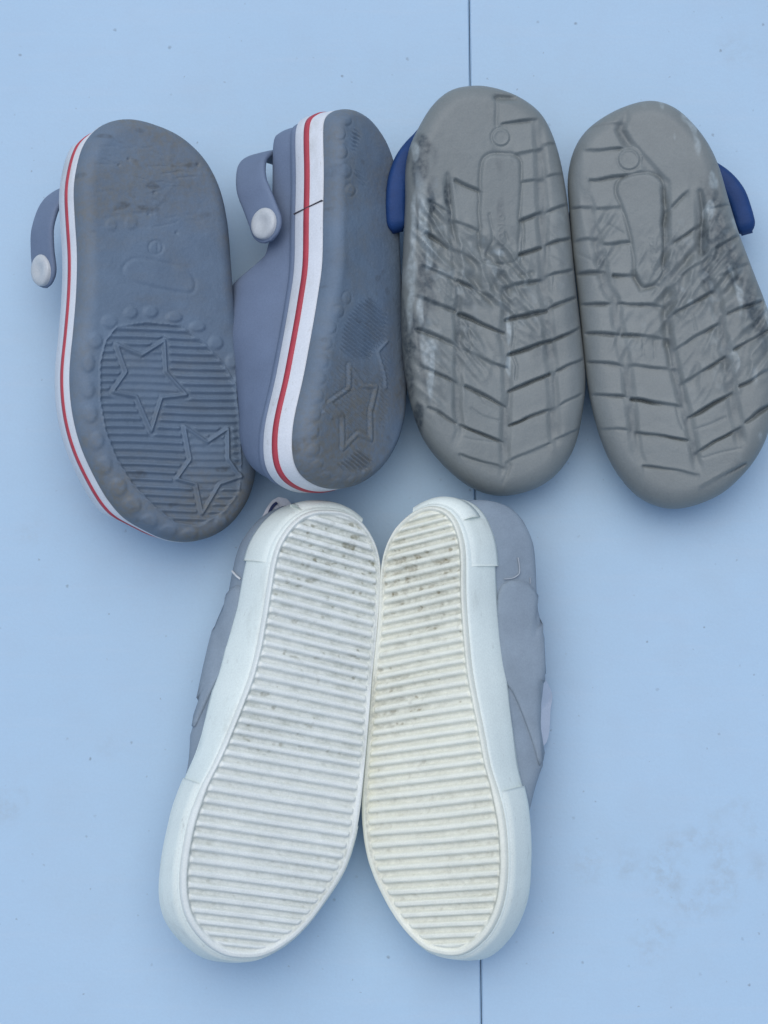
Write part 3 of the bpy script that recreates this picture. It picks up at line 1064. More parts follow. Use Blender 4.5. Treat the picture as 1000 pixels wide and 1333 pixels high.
def tread_blocks(X, Y, longs, cols, lw, plate, ring, extra, seed, deep, rough_zones, limits):
    """longs: near-vertical grooves, left to right. cols: cross grooves of each column between them."""
    shape = X.shape
    H = np.zeros(shape); LAB = np.zeros(shape, int); names = {}
    wob = fft_noise(shape, 9, 9, seed) * 0.55
    wob2 = fft_noise(shape, 10, 10, seed + 1) * 0.55
    Xw, Yw = X + wob, Y + wob2
    gr = np.zeros(shape)
    lx = []
    for pl, w in zip(longs, lw):
        p = np.array(sorted(pl, key=lambda q: q[1]))
        lx.append(np.interp(Y, p[:, 1], p[:, 0]))
        d = seg_dist(Xw, Yw, pl)
        gr = np.maximum(gr, deep[0] * sstep(p[0, 1] - 2, p[0, 1] + 26, Y) * sstep(p[-1, 1] + 2, p[-1, 1] - 34, Y) * (1 - sstep(w * 0.25, w, d)) * (0.8 + 0.2 * np.clip(wob * 1.6, -1, 1)))
    lx = np.array(lx)
    gvar = np.clip(0.75 + 0.45 * fft_noise(shape, 18, 18, seed + 11), 0.15, 1.5)
    wvar = np.clip(1.0 + 0.35 * fft_noise(shape, 14, 14, seed + 12), 0.6, 1.8)
    col = (X[None] > lx).sum(0)
    rnd = np.random.default_rng(seed)
    lit = np.zeros(shape)
    for c, lines in enumerate(cols):
        row = np.zeros(shape, int)
        for ln in lines:
            (ax, ay), (bx, by) = ln[0], ln[1]
            dp = ln[2] if len(ln) > 2 else 1.0
            m = (by - ay) / (bx - ax)
            row += (Y > ay + m * (X - ax))
            ex_ = 5.0 / math.hypot(bx - ax, by - ay)
            d = seg_dist(Xw, Yw, [(ax - (bx - ax) * ex_, ay - (by - ay) * ex_), (bx + (bx - ax) * ex_, by + (by - ay) * ex_)])
            w = 1.5 + 0.8 * dp
            gr = np.maximum(gr, deep[1] * dp * gvar * (1 - sstep(w * 0.2, w * wvar, d)))
            # worn lip on the near side of each cut
            dd = Yw - (ay + m * (Xw - ax))
            al = sstep(7, 0, np.maximum(ax - 2 - Xw, Xw - bx - 2)) * (0.6 + 0.4 * dp)
            lit += al * np.where(dd < 0, 0.00085 * np.exp(dd / 8.0), -0.00105 * np.exp(-dd / 13.0))
        ids = 30 * c + row + 10
        for k in range(len(lines) + 1):
            s_ = (col == c) & (row == k)
            tilt = rnd.normal(0, 0.10e-3)
            lit = lit + np.where(s_, tilt, 0)
        LAB = np.where((col == c), ids, LAB)
        for k in range(len(lines) + 1):
            names[30 * c + k + 10] = 'tread_block'
    tmin, tmax = limits
    band = sstep(tmin - 25, tmin + 5, Y) * sstep(tmax + 25, tmax - 5, Y)
    H = -gr + blur(lit, 1.6)
    LAB = np.where((gr > 0.00050) | (Y < tmin - 40) | (Y > tmax + 30), 0, LAB)
    if plate is not None:
        pp = catmull(plate).tolist()[::8]
        d = seg_dist(Xw, Yw, pp, True)
        ins = inside(Xw, Yw, pp)
        H = np.where(ins, -0.0001 + 0.0004 * sstep(0, 6, d), H)
        H = H - 0.00075 * np.exp(-(d / 2.0) ** 2)
        LAB = np.where(ins, 5, np.where(d < 2.0, 0, LAB)); names[5] = 'name_plate'
    if ring is not None:
        cx, cy, r = ring
        q = np.hypot(X - cx, Y - cy)
        H = np.where(q < r + 2, H * 0.25, H)
        H = H - 0.0005 * np.exp(-((q - r) / 1.7) ** 2) + 0.00035 * np.exp(-((q - r + 3) / 1.5) ** 2)
        LAB = np.where(q < r - 1, 6, LAB); names[6] = 'size_ring'
    for ln, w, dp in extra:
        d = seg_dist(Xw, Yw, ln)
        H = H - dp * np.exp(-(d / w) ** 2)
    # abraded zones: raking drag marks across the blocks
    att = np.zeros(shape)
    for (cx, cy, a, b, ang, amp) in rough_zones:
        q = np.hypot((X - cx) / a, (Y - cy) / b)
        m = (1 - sstep(0.35, 1.0, q)) * amp
        att = np.maximum(att, m)
    ca, sa = math.cos(R(52)), math.sin(R(52))
    s1_ = -np.abs(fft_noise(shape, 20, 7, seed + 2)) + 0.8
    s2_ = fft_noise(shape, 4, 4, seed + 3)
    # streaks along a slant: sample a vertical-streak noise on sheared coordinates
    sh = int(0.0)
    jj, ii = np.indices(shape)
    sgn = 1 if rough_zones[0][4] > 0 else -1
    i2 = np.clip(ii + (sgn * (jj - shape[0] / 2) * 0.75).astype(int), -10 ** 6, 10 ** 6) % shape[1]
    s3_ = -np.abs(fft_noise(shape, 15, 5.5, seed + 4))[jj, i2] + 0.8
    H = H + att * (0.00060 * s1_ + 0.00125 * s3_ + 0.00018 * s2_)
    H = H + fft_noise(shape, 3, 3, seed + 5) * 0.000022 + fft_noise(shape, 22, 22, seed + 6) * 0.00007
    H = blur(H, 0.9)
    return H, LAB, names, att, gr


za = zoomed(490, 100, 3.448)
zb_ = zoomed(510, 370, 3.704)
zc_ = zoomed(730, 120, 3.704)
zd_ = zoomed(740, 380, 3.846)

T1_OUT = [(612, 111), (586, 117), (562, 138), (543, 170), (533, 193), (528, 222), (528, 262), (525, 332), (523, 390), (523, 430), (527, 483), (537, 532), (551, 570), (573, 600),
          (600, 625), (626, 640), (654, 646), (685, 641), (712, 629), (734, 608), (750, 578), (759, 532), (762, 491), (757, 437), (749, 370), (741, 286), (733, 228), (722, 184),
          (705, 149), (678, 127), (652, 116), (630, 111)]
T2_OUT = [(849, 130), (819, 136), (789, 150), (762, 171), (746, 198), (739, 233), (741, 271), (745, 325), (753, 390), (761, 471), (769, 523), (782, 572), (800, 611), (826, 643),
          (852, 658), (877, 663), (906, 658), (940, 643), (969, 617), (990, 588), (1003, 555), (1010, 515), (1011, 470), (1006, 425), (995, 390), (984, 362), (972, 330), (960, 298), (948, 258), (935, 214),
          (919, 182), (897, 155), (876, 138)]


def prs(z, lst):
    return [tuple((p[0], p[1]) for p in z([l[0], l[1]])) + tuple(l[2:]) for l in lst]


def letters(X, Y, H, pts, h):
    """remains of worn raised letters running along the plate"""
    for k, (cx, cy, kind) in enumerate(pts):
        q = np.hypot((X - cx) / 4.2, (Y - cy) / 3.6)
        if kind == 'o':
            H = H + h * np.exp(-((q - 0.85) / 0.28) ** 2)
        elif kind == 'c':
            H = H + h * np.exp(-((q - 0.85) / 0.28) ** 2) * (Y < cy + 2.2)
        else:
            H = H + h * np.exp(-(seg_dist(X, Y, [(cx - 4, cy), (cx + 4, cy)]) / 1.2) ** 2)
    return H


def tread_t1(X, Y, de):
    A = [(p[0], p[1]) for p in za([(318, 425), (335, 640), (360, 800), (352, 1000)])] + [(p[0], p[1]) for p in zb_([(312, 60), (325, 250), (322, 400), (318, 600), (330, 700), (300, 800)])]
    Bc = [(p[0], p[1]) for p in za([(545, 300), (556, 420), (560, 640), (555, 830), (580, 950)])] + [(p[0], p[1]) for p in zb_([(560, 130), (540, 250), (558, 400), (555, 600), (548, 820), (545, 965)])]
    Cc = [(p[0], p[1]) for p in za([(725, 180), (742, 420), (750, 700), (755, 960)])] + [(p[0], p[1]) for p in zb_([(750, 120), (765, 300), (775, 480), (785, 640), (790, 800)])]
    cols = [
        prs(za, [[(250, 565), (310, 600), .6], [(240, 710), (310, 760), 1.0], [(215, 850), (330, 905), .6]]) + prs(zb_, [[(150, 65), (290, 120), 1.0], [(145, 222), (300, 285), 1.0], [(160, 405), (298, 467), 1.1], [(195, 600), (295, 660), 1.0]]),
        prs(za, [[(375, 470), (462, 512), .8], [(352, 650), (452, 692), 1.0], [(368, 780), (455, 832), .9], [(380, 925), (510, 985), 1.1]]) + prs(zb_, [[(345, 150), (525, 228), 1.2], [(360, 320), (540, 398), 1.0], [(372, 500), (535, 582), 1.1], [(348, 685), (525, 755), 1.0], [(350, 830), (530, 880), .4]]),
        prs(za, [[(585, 208), (705, 190), .7], [(640, 347), (730, 325), .6], [(668, 472), (732, 462), .7], [(658, 642), (727, 618), 1.1], [(655, 795), (722, 773), 1.2], [(588, 942), (728, 915), 1.3]]) + prs(zb_, [[(572, 165), (730, 128), 1.3], [(578, 335), (755, 278), 1.3], [(580, 512), (745, 442), 1.5], [(588, 677), (765, 603), 1.0], [(572, 852), (750, 775), .6]]),
        prs(za, [[(770, 300), (805, 292), .4], [(783, 447), (842, 434), .7], [(783, 602), (857, 573), .8], [(783, 752), (872, 725), .9], [(783, 892), (880, 868), .8]]) + prs(zb_, [[(778, 107), (880, 68), .9], [(798, 262), (908, 213), 1.0], [(812, 412), (918, 363), .8], [(820, 577), (905, 538), .5], [(808, 742), (897, 703), .4]]),
    ]
    cols = [[((l[0][0], l[0][1]), (l[1][0], l[1][1]), l[2]) for l in c] for c in cols]
    plate = [(p[0], p[1]) for p in za([(470, 800), (463, 600), (470, 400), (500, 352), (560, 343), (620, 352), (652, 400), (650, 560), (642, 720), (636, 820), (560, 838), (495, 828)])]
    ring = (490 + 560 / 3.448, 100 + 270 / 3.448, 12.5)
    px = lambda z, pts: [(p[0], p[1]) for p in z(pts)]
    extra = [(px(za, [(548, 86), (625, 92)]), 4.2, 0.0026), (px(za, [(560, 78), (610, 84)]), 3.0, 0.0010), (px(za, [(545, 90), (542, 215)]), 2.2, 0.0006),
             (px(zb_, [(385, 600), (440, 640), (520, 660)]), 1.5, 0.0005), (px(zb_, [(410, 520), (450, 570), (525, 600)]), 1.5, 0.0004),
             (px(zb_, [(350, 740), (520, 765)]), 1.5, 0.0003), (px(zb_, [(545, 960), (578, 875)]), 1.8, 0.0005),
             (px(zb_, [(372, 200), (385, 300), (365, 330)]), 1.5, 0.0006), (px(zb_, [(590, 180), (585, 260), (575, 330)]), 2.0, 0.0008), (px(zb_, [(585, 350), (605, 400), (600, 460)]), 2.0, 0.0009),
             (px(za, [(510, 620), (525, 730), (495, 800)]), 1.8, 0.0006), (px(za, [(580, 700), (590, 735)]), 1.6, 0.0006), (px(za, [(660, 640), (655, 820)]), 2.0, 0.0010),
             (px(za, [(320, 440), (330, 560), (350, 700), (375, 760)]), 2.4, 0.0008), (px(za, [(250, 570), (245, 720)]), 2.2, 0.0006),
             (px(za, [(590, 850), (640, 900), (700, 880)]), 3.0, 0.0010), (px(za, [(600, 960), (620, 1000)]), 4.0, 0.0013), (px(za, [(790, 810), (850, 850)]), 1.6, 0.0004), (px(za, [(800, 900), (790, 980)]), 1.6, 0.0004)]
    rough = [(605, 350, 80, 80, 1, 0.9), (660, 360, 50, 70, 1, 1.1), (562, 310, 34, 80, 1, 0.8), (620, 450, 55, 70, 1, 0.45), (690, 410, 40, 70, 1, 0.6), (558, 470, 40, 100, 1, 0.5), (735, 320, 25, 80, 1, 0.4)]
    H, LAB, names, att, gr = tread_blocks(X, Y, [A, Bc, Cc], cols, [8.5, 10, 11], plate, ring, extra, 51, (0.0015, 0.0020), rough, (150, 600))
    H = letters(X, Y, H, [(653, 283, 'o'), (653, 292, 'l'), (653, 299, 'c'), (653, 307, 'o'), (653, 315, 'o'), (653, 323, 'l')], 0.00016)
    shape = X.shape
    n1 = fft_noise(shape, 28, 10, 61); n2 = fft_noise(shape, 5, 4, 62)
    side = sstep(572, 548, X + 6 * n2)
    mud = np.clip(side * sstep(-0.2, 0.5, fft_noise(shape, 55, 9, 63)) * 1.0 * sstep(165, 200, Y) * sstep(600, 540, Y), 0, 1)
    mid = np.clip(att * 0.12 * sstep(-0.6, 1.0, n1) + 0.20 * sstep(330, 420, Y) * sstep(600, 430, Y) * sstep(0.0, 1.2, n1), 0, 1)
    n2b = fft_noise(shape, 12, 7, 66)
    def blob(lst):
        q = np.zeros(shape)
        for cx, cy, a, b in lst:
            q = np.maximum(q, sstep(1.25, 0.65, np.hypot((X - cx + 1.5 * n2b) / a, (Y - cy + 5 * n1) / b)))
        return q
    mud = np.maximum(mud * 0.8, blob([(546, 226, 12, 30), (551, 185, 8, 18), (555, 356, 12, 34), (536, 432, 8, 34), (533, 500, 8, 30), (562, 262, 4, 22), (545, 290, 4, 16), (582, 262, 4, 24), (548, 545, 7, 22)]))
    d = np.clip(mud * 0.95 + mid + 0.35 * sstep(0.0006, 0.0016, gr), 0, 0.95)
    d2 = np.clip(side * sstep(0.5, 1.2, fft_noise(shape, 30, 6, 64)) * 0.75 * sstep(190, 260, Y) * sstep(620, 560, Y) + att * 0.35 * sstep(0.9, 1.6, n2), 0, 1)
    d2 = np.clip(np.maximum(d2, 0.8 * blob([(553, 292, 6, 34), (540, 300, 4, 40), (557, 330, 5, 20), (536, 385, 4, 40), (548, 405, 4, 22), (560, 480, 4, 40), (540, 200, 4, 16), (647, 332, 9, 5), (662, 420, 3, 22), (664, 470, 3, 20)])), 0, 0.9)
    return H, LAB, names, {'dirt': d, 'dirt2': d2}


def tread_t2(X, Y, de):
    px = lambda z, pts: [(p[0], p[1]) for p in z(pts)]
    D = px(zc_, [(110, 440), (150, 640), (190, 780), (218, 940)]) + px(zd_, [(232, 40), (252, 200), (295, 400), (318, 600), (340, 800), (390, 900)])
    Cm = px(zc_, [(318, 90), (288, 180), (330, 260), (500, 440), (505, 700), (490, 900)]) + px(zd_, [(500, 60), (495, 200), (540, 400), (590, 600), (635, 800), (658, 930)])
    B = px(zc_, [(672, 485), (682, 760), (705, 900)]) + px(zd_, [(740, 20), (785, 300), (840, 620), (880, 830)])
    cols = [
        prs(zc_, [[(60, 555), (128, 555), .6], [(60, 716), (158, 710), .8], [(80, 872), (192, 868), .7]]) + prs(zd_, [[(80, 62), (192, 60), .7], [(105, 207), (230, 210), .9], [(110, 350), (252, 367), 1.1], [(120, 515), (268, 522), .7], [(170, 685), (292, 687), .3]]),
        prs(zc_, [[(150, 157), (280, 145), .4], [(138, 280), (282, 270), .7], [(158, 420), (385, 397), .8], [(188, 562), (278, 550), .9], [(228, 732), (312, 724), 1.1], [(272, 882), (345, 880), 1.2]]) + prs(zd_, [[(268, 60), (455, 72), 1.1], [(288, 215), (482, 232), 1.1], [(318, 368), (518, 388), 1.0], [(333, 540), (548, 572), 1.5], [(358, 705), (580, 737), 1.0], [(393, 875), (632, 910), .8]]),
        prs(zc_, [[(520, 560), (600, 490), 1.0], [(565, 712), (665, 650), .9], [(590, 880), (705, 800), .9]]) + prs(zd_, [[(545, 102), (705, 8), 1.4], [(558, 272), (732, 170), 1.2], [(588, 447), (772, 338), 1.3], [(618, 622), (802, 518), 1.3], [(655, 802), (848, 690), 1.2], [(683, 972), (872, 870), .7]]),
        prs(zc_, [[(740, 560), (830, 530), .7], [(765, 740), (850, 690), 1.2], [(790, 880), (900, 830), .9]]) + prs(zd_, [[(818, 105), (955, 48), .8], [(848, 282), (992, 198), 1.1], [(878, 462), (1010, 388), 1.2], [(903, 642), (1010, 568), 1.3]]),
    ]
    cols = [[((l[0][0], l[0][1]), (l[1][0], l[1][1]), l[2]) for l in c] for c in cols]
    plate = px(zc_, [(265, 470), (300, 412), (390, 386), (465, 402), (492, 450), (500, 600), (495, 780), (482, 890), (415, 942), (362, 890), (340, 720), (295, 560)])
    ring = (730 + 330 / 3.704, 120 + 322 / 3.704, 15)
    extra = [(px(zc_, [(320, 95), (285, 180), (335, 250)]), 4.0, 0.0006), (px(zc_, [(350, 870), (390, 950), (460, 935)]), 3.5, 0.0015), (px(zc_, [(672, 480), (690, 600), (680, 770)]), 3.0, 0.0013),
             (px(zc_, [(490, 470), (510, 560), (505, 640)]), 3.4, 0.0010), (px(zc_, [(540, 550), (598, 492)]), 2.0, 0.0007), (px(zc_, [(745, 350), (760, 500), (720, 560)]), 3.0, 0.0007),
             (px(zc_, [(760, 600), (800, 700), (840, 830), (870, 960)]), 3.0, 0.0009), (px(zd_, [(480, 90), (500, 190), (490, 260)]), 5, 0.0014), (px(zd_, [(500, 260), (510, 370)]), 4, 0.0010), (px(zd_, [(640, 690), (790, 630)]), 1.6, 0.0005),
             (px(zd_, [(680, 830), (860, 780)]), 1.4, 0.0003), (px(zd_, [(545, 580), (575, 680)]), 1.8, 0.0007), (px(zd_, [(375, 240), (370, 320)]), 1.3, 0.0004), (px(zd_, [(425, 240), (430, 330)]), 1.3, 0.0004),
             (px(zd_, [(620, 110), (640, 190)]), 1.6, 0.0005), (px(zc_, [(85, 770), (180, 830)]), 1.6, 0.0003), (px(zc_, [(230, 640), (300, 680)]), 1.5, 0.0004)]
    rough = [(890, 365, 65, 80, -1, 1.0), (940, 340, 45, 100, -1, 1.0), (850, 345, 30, 60, -1, 0.5), (930, 470, 70, 80, -1, 0.45), (985, 430, 35, 100, -1, 0.8), (830, 430, 60, 60, -1, 0.3), (790, 320, 30, 80, -1, 0.4)]
    H, LAB, names, att, gr = tread_blocks(X, Y, [D, Cm, B], cols, [10.5, 10, 11], plate, ring, extra, 71, (0.0015, 0.0020), rough, (150, 620))
    H = letters(X, Y, H, [(849, 309, 'l'), (850, 317, 'o'), (851, 326, 'c'), (852, 337, 'o'), (853, 347, 'o'), (853, 355, 'l')], 0.00016)
    shape = X.shape
    n1 = fft_noise(shape, 26, 10, 81); n2 = fft_noise(shape, 5, 4, 82)
    rt = sstep(885, 930, X - (Y - 300) * 0.28 + 8 * n2)
    mud = np.clip(rt * sstep(-0.1, 0.8, fft_noise(shape, 40, 12, 83)) * sstep(205, 270, Y) * sstep(560, 470, Y) * sstep(0.001, 0.007, de), 0, 1)
    d = np.clip(mud * 0.75 + att * 0.20 * sstep(-0.5, 1.0, n1) + 0.35 * sstep(0.0006, 0.0016, gr), 0, 0.95)
    d2 = np.clip(rt * sstep(1.1, 1.7, fft_noise(shape, 12, 5, 84)) * 0.7 + att * 0.30 * sstep(1.0, 1.7, n2), 0, 1)
    return H, LAB, names, {'dirt': d, 'dirt2': d2}


F3 = Frame(643, 380, 0.038, 5, 8, 4.0)
tan_clog('tan clog sole up with muddy side, beside the tipped grey clog', F3, T1_OUT, tread_t1, 51,
         [(518, 303, -0.008), (516, 292, -0.008), (515, 265, -0.008), (518, 235, -0.009), (528, 208, -0.011), (546, 186, -0.015), (578, 160, -0.018)], -1, 1.0)
F4 = Frame(872, 396, 0.037, -5, 8, 4.0)
tan_clog('tan clog sole up, rightmost of all the shoes, cut off by the picture edge', F4, T2_OUT, tread_t2, 71,
         [(973, 305, -0.022), (970, 294, -0.022), (965, 275, -0.022), (956, 252, -0.022), (938, 232, -0.023), (908, 214, -0.024), (872, 196, -0.026)], 1, 1.0)


# ================================================================== sneakers
def sneaker(label, fr, outline, ribs, side, seed, wall_off, tab_px, bump_px, lean, solemat, patch_px):
    th = thing('sneaker', label, 'sneaker', fr.base, 'white soled canvas sneakers')
    fr.set_outline(outline, smooth=4)
    rise = 0.0022
    bow = bow_fn(fr, 0.0025, 0.001)
    U, V = fr.raster()
    X, Y = fr.pix(U, V, rise)
    de = fr.edge_distance(U, V)
    ys, xs, ms = ribs           # end points on the outer side, and slope there
    idx = np.arange(len(ys))
    Y0 = Y.copy()
    for _ in range(4):
        Y0 = Y - np.interp(Y0, ys, ms) * (X - np.interp(Y0, ys, xs))
    ye = np.concatenate([[ys[0] - 14], ys, [ys[-1] + 14]])
    ie = np.concatenate([[-1], idx, [len(ys)]])
    ph = np.interp(Y0, ye, ie) + fft_noise(X.shape, 30, 60, seed + 9) * 0.02
    f_ = ph - np.floor(ph + 0.5)                    # 0 on a rib's crest
    crest = 1 - sstep(0.19, 0.32, np.abs(f_ + 0.04))
    # leaning faces: each rib a little higher on the side towards the toe
    inset = 0.0017 + 0.0011 * sstep(1000, 1060, Y)
    zone = sstep(inset, inset + 0.0009, de)
    endfix = sstep(inset + 0.0002, inset + 0.0014, de)
    H = 0.0019 * crest * endfix * (0.93 + 0.07 * fft_noise(X.shape, 8, 8, seed)) - 0.0019 * zone
    H = H - 0.0006 * np.exp(-((de - inset - 0.0001) / 0.00035) ** 2) - 0.00025 * np.exp(-((de - 0.0013) / 0.0003) ** 2) * sstep(1000, 1060, Y)
    H = H + fft_noise(X.shape, 5, 5, seed + 1) * 0.00004
    row = np.floor(ph + 0.5).astype(int)
    ok = (de > inset + 0.0005) & (np.abs(f_ + 0.04) < 0.33) & (row >= 0) & (row < len(ys))
    LAB = np.where(ok, 10 + row, 0)
    names = {10 + i: 'rib' for i in range(len(ys))}
    H = blur(H, 0.8)
    n1 = fft_noise(X.shape, 34, 50, seed + 2); n2 = fft_noise(X.shape, 3, 6, seed + 3); n3 = fft_noise(X.shape, 3.2, 5, seed + 4)
    heel = sstep(1040, 900, Y)
    groove = 1 - crest
    n4 = fft_noise(X.shape, 1.8, 2.6, seed + 6); n5 = fft_noise(X.shape, 60, 60, seed + 7)
    d = np.clip(groove * zone * (0.22 + 0.38 * (0.25 + 0.75 * heel) * sstep(-1.4, 1.2, n1 * 0.6 + 0.5 * n2 + 0.4 * n5)) + 0.06 * sstep(0.4, 1.6, n1 + 0.4 * n2)
                + 0.6 * np.exp(-((de - inset) / 0.0005) ** 2) * sstep(-0.8, 0.8, n1), 0, 0.9)
    d2 = np.clip((groove * 0.7 + 0.3) * zone * (sstep(1.6, 2.4, n4 + 0.35 * n1 + 0.3 * n5) * 0.75 + sstep(1.7, 2.5, n3 + 0.3 * n5) * 0.5) * (0.25 + 0.75 * heel), 0, 0.85)
    root = fr.sole(th, solemat, H, LAB, names, {'dirt': d, 'dirt2': d2}, rise, 0.045, bow, [(0.0002, -0.0005), (-0.0003, -0.0010), (-0.0022, -0.0011)])
    Hh = 0.021
    v_off = np.array(wall_off, float)
    vq = np.array([fr.local([(500, y)], -0.01)[0, 1] for y in v_off[:, 0]])
    o_ = np.argsort(vq)
    def lowoff(i):
        vis = np.interp(fr.outline[i, 1], vq[o_], v_off[o_, 1])
        hid = np.full(len(i), 0.0030)
        w = sstep(-0.35, 0.35, fr.nrm[i, 0] * side)
        toe = sstep(0.4, 1.0, -fr.nrm[i, 1])
        q = vis * w + hid * (1 - w)
        return np.maximum(q, 0.0042 * toe)
    def lerp(k, add=0.0):
        return lambda i: lowoff(i) * k + add
    wz = fft_noise((1, 900), 0.01, 9, seed + 5)[0]
    wavy = lambda i: -Hh + 0.0006 * wz[i % 900]
    fox = fr.wall('foxing', M['fox'], th, [(-0.0035, -0.0004), (0.0004, -0.0005), (lerp(.12, .0006), -0.0018), (lerp(.34, .0008), -Hh * .28), (lerp(.68, .0008), -Hh * .62), (lerp(.93, .0005), -Hh * .90), (lerp(1.0, 0.0), wavy),
                                           (lerp(1.0, -.0018), lambda i: wavy(i) - 0.0004), (lerp(1.0, -.006), -Hh + .001)], bow=bow)
    # toe bumper: second layer round the front, and the heel patch
    def span(pa, pb):
        a = fr.local([pa], 0)[0]; b = fr.local([pb], 0)[0]
        ia = int(np.argmin(np.hypot(*(fr.outline - a).T))); ib = int(np.argmin(np.hypot(*(fr.outline - b).T)))
        return ia, ib
    ia, ib = span(*bump_px)
    if ib < ia:
        ib += 900
    fr.wall('toe_bumper', M['bumper'], fox, [(lerp(.05, -.001), -0.0012), (lerp(.12, .0011), -0.0019), (lerp(.34, .0015), -Hh * .28), (lerp(.68, .0016), -Hh * .62), (lerp(.95, .0014), -Hh * .92), (lerp(1.0, .0006), -Hh - 0.0008), (lerp(1.0, -.003), -Hh - 0.0006)], t0=ia, t1=ib, bow=bow)
    ja, jb = span(*tab_px)
    if jb < ja:
        jb += 900
    fr.wall('heel_patch', M['fox'], fox, [(lerp(.05, -.001), -0.0020), (lerp(.12, .0008), -0.0026), (lerp(.40, .0012), -Hh * .32), (lerp(.70, .0013), -Hh * .62), (lerp(.95, .0012), -Hh * .92), (lerp(1.0, .0008), -Hh - 0.0012), (lerp(1.0, -.002), -Hh - 0.0018)], t0=ja, t1=jb, bow=bow)
    ka, kb = span(*patch_px)
    if kb < ka:
        kb += 900
    fr.wall('heel_tab', M['fox'], fox, [(lerp(.05, .000), -0.0032), (lerp(.12, .0016), -0.0036), (lerp(.40, .0026), -0.0062), (lerp(.60, .0028), -0.0105), (lerp(.70, .0024), -0.0150), (lerp(.6, -.001), -0.0158)], t0=ka, t1=kb, bow=bow)
    Lg = fr.vmax - fr.vmin
    tpos = lambda v: (v - fr.vmin) / Lg
    depth = lambda v: np.interp(tpos(v), [0, .10, .28, .42, .56, .70, .9, 1.0], [.014, .020, .030, .037, .041, .042, .041, .038])
    op = lambda v: sstep(0.48, 0.70, tpos(v))
    dome = [(1.0, -.05), (1.0, .12), (.985, .30), (.95, .48), (.88, .66), (.78, .80), (.62, .91), (.44, .97), (.24, 1.0), (0.02, 1.0)]
    cup = [(1.0, -.05), (1.05, .15), (1.08, .35), (1.07, .58), (1.02, .80), (.92, .96), (.83, 1.0), (.77, .95), (.74, .6), (0.02, .3)]
    up = fr.upper('upper', M['canvas'], th, -Hh + 0.001, lambda i: lowoff(i) - 0.0022, depth, dome, cup, op, bow=bow, lean=lambda v: np.interp(tpos(v), lean[0], lean[1]))
    return th, up, fox


def interp_slope(ys, a, b):
    return np.interp(ys, [p[0] for p in a], [p[1] for p in a])


S1_OUT = [(432, 664), (408, 665), (388, 674), (373, 689), (362, 706), (356, 722), (352, 740), (348, 765), (344, 790), (339, 820), (333, 850), (325, 880), (316, 905), (306, 930),
          (296, 955), (285, 980), (274, 1003), (263, 1023), (248, 1061), (240, 1097), (235, 1138), (237, 1173), (245, 1198), (259, 1219), (279, 1237), (302, 1247), (340, 1247), (373, 1230), (399, 1206), (422, 1175),
          (447, 1135), (461, 1094), (468, 1056), (473, 1010), (477, 968), (481, 920), (484, 880), (488, 845), (492, 805), (495, 768), (495, 738), (491, 715), (483, 696), (470, 679), (453, 668)]
y1 = np.array([671, 684, 695, 708, 721.4, 736, 750, 763, 777, 792.6, 808, 822, 836, 850, 864, 879, 894, 908, 922, 936.7, 951, 964.5, 979, 995, 1009.5, 1026, 1041, 1056, 1071.7, 1086, 1102, 1119, 1136, 1152, 1168, 1185, 1200, 1215, 1228, 1240])
def left_x(poly, ys, lo=True):
    p = [q for q in poly]
    xs = []
    for y in ys:
        c = []
        for (ax, ay), (bx, by) in zip(p, p[1:] + p[:1]):
            if (ay - y) * (by - y) <= 0 and ay != by:
                c.append(ax + (bx - ax) * (y - ay) / (by - ay))
        xs.append((min(c) if lo else max(c)) if c else (xs[-1] if xs else p[0][0]))
    return np.array(xs)
x1 = left_x(S1_OUT, y1) + 5
m1 = np.interp(y1, [671, 740, 800, 900, 1000, 1100, 1215], [0.30, 0.272, 0.25, 0.205, 0.17, 0.145, 0.105])

F5 = Frame(375, 955, 0.048, 23, 5, -13.0)
sn1, up1, fox1 = sneaker('white ribbed sneaker sole up, left of the pair, overlapping the edge of the other', F5, S1_OUT, (y1, x1, m1), -1, 101,
                   [(660, .0025), (720, .0038), (760, .0046), (840, .0054), (900, .0074), (960, .0070), (1020, .0042), (1080, .0016), (1140, .0012), (1200, .0020), (1250, .004)],
                   ((452, 668), (353, 735)), ((264, 1022), (464, 1075)), ([.30, .44, .55, .75], [0, -.60, -.50, -.10]), M['sole'], ((474, 682), (398, 667)))

S2_OUT = [(552, 660), (536, 668), (520, 682), (511, 695), (503, 713), (498, 735), (496, 765), (494, 805), (490, 845), (486, 880), (483, 920), (479, 968), (475, 1010), (472, 1050), (474, 1085),
          (481, 1123), (496, 1161), (519, 1202), (548, 1234), (573, 1244), (600, 1244), (627, 1226), (644, 1202), (655, 1173), (660, 1137), (660, 1099), (656, 1061), (647, 1026), (638, 997), (628, 944), (620, 905),
          (614, 870), (610, 829), (607, 791), (606, 758), (606, 731), (604, 709), (599, 690), (592, 675), (581, 664), (566, 659)]
y2 = np.array([665.3, 673, 682, 692, 704, 717.5, 732, 746, 760, 774, 788, 802, 816, 831.5, 846, 860, 873.5, 888, 903, 919, 934, 948, 962, 976.5, 991, 1006, 1022, 1038, 1054, 1070, 1087, 1104, 1120, 1137, 1154, 1171, 1187, 1202.5, 1218, 1232])
x2 = left_x(S2_OUT, y2, False) - 5
m2 = np.interp(y2, [665, 704, 760, 800, 903, 1006, 1105, 1202], [-0.26, -0.25, -0.235, -0.215, -0.165, -0.125, -0.080, -0.045])
F6 = Frame(560, 955, 0.044, -28, 5, 3.0)
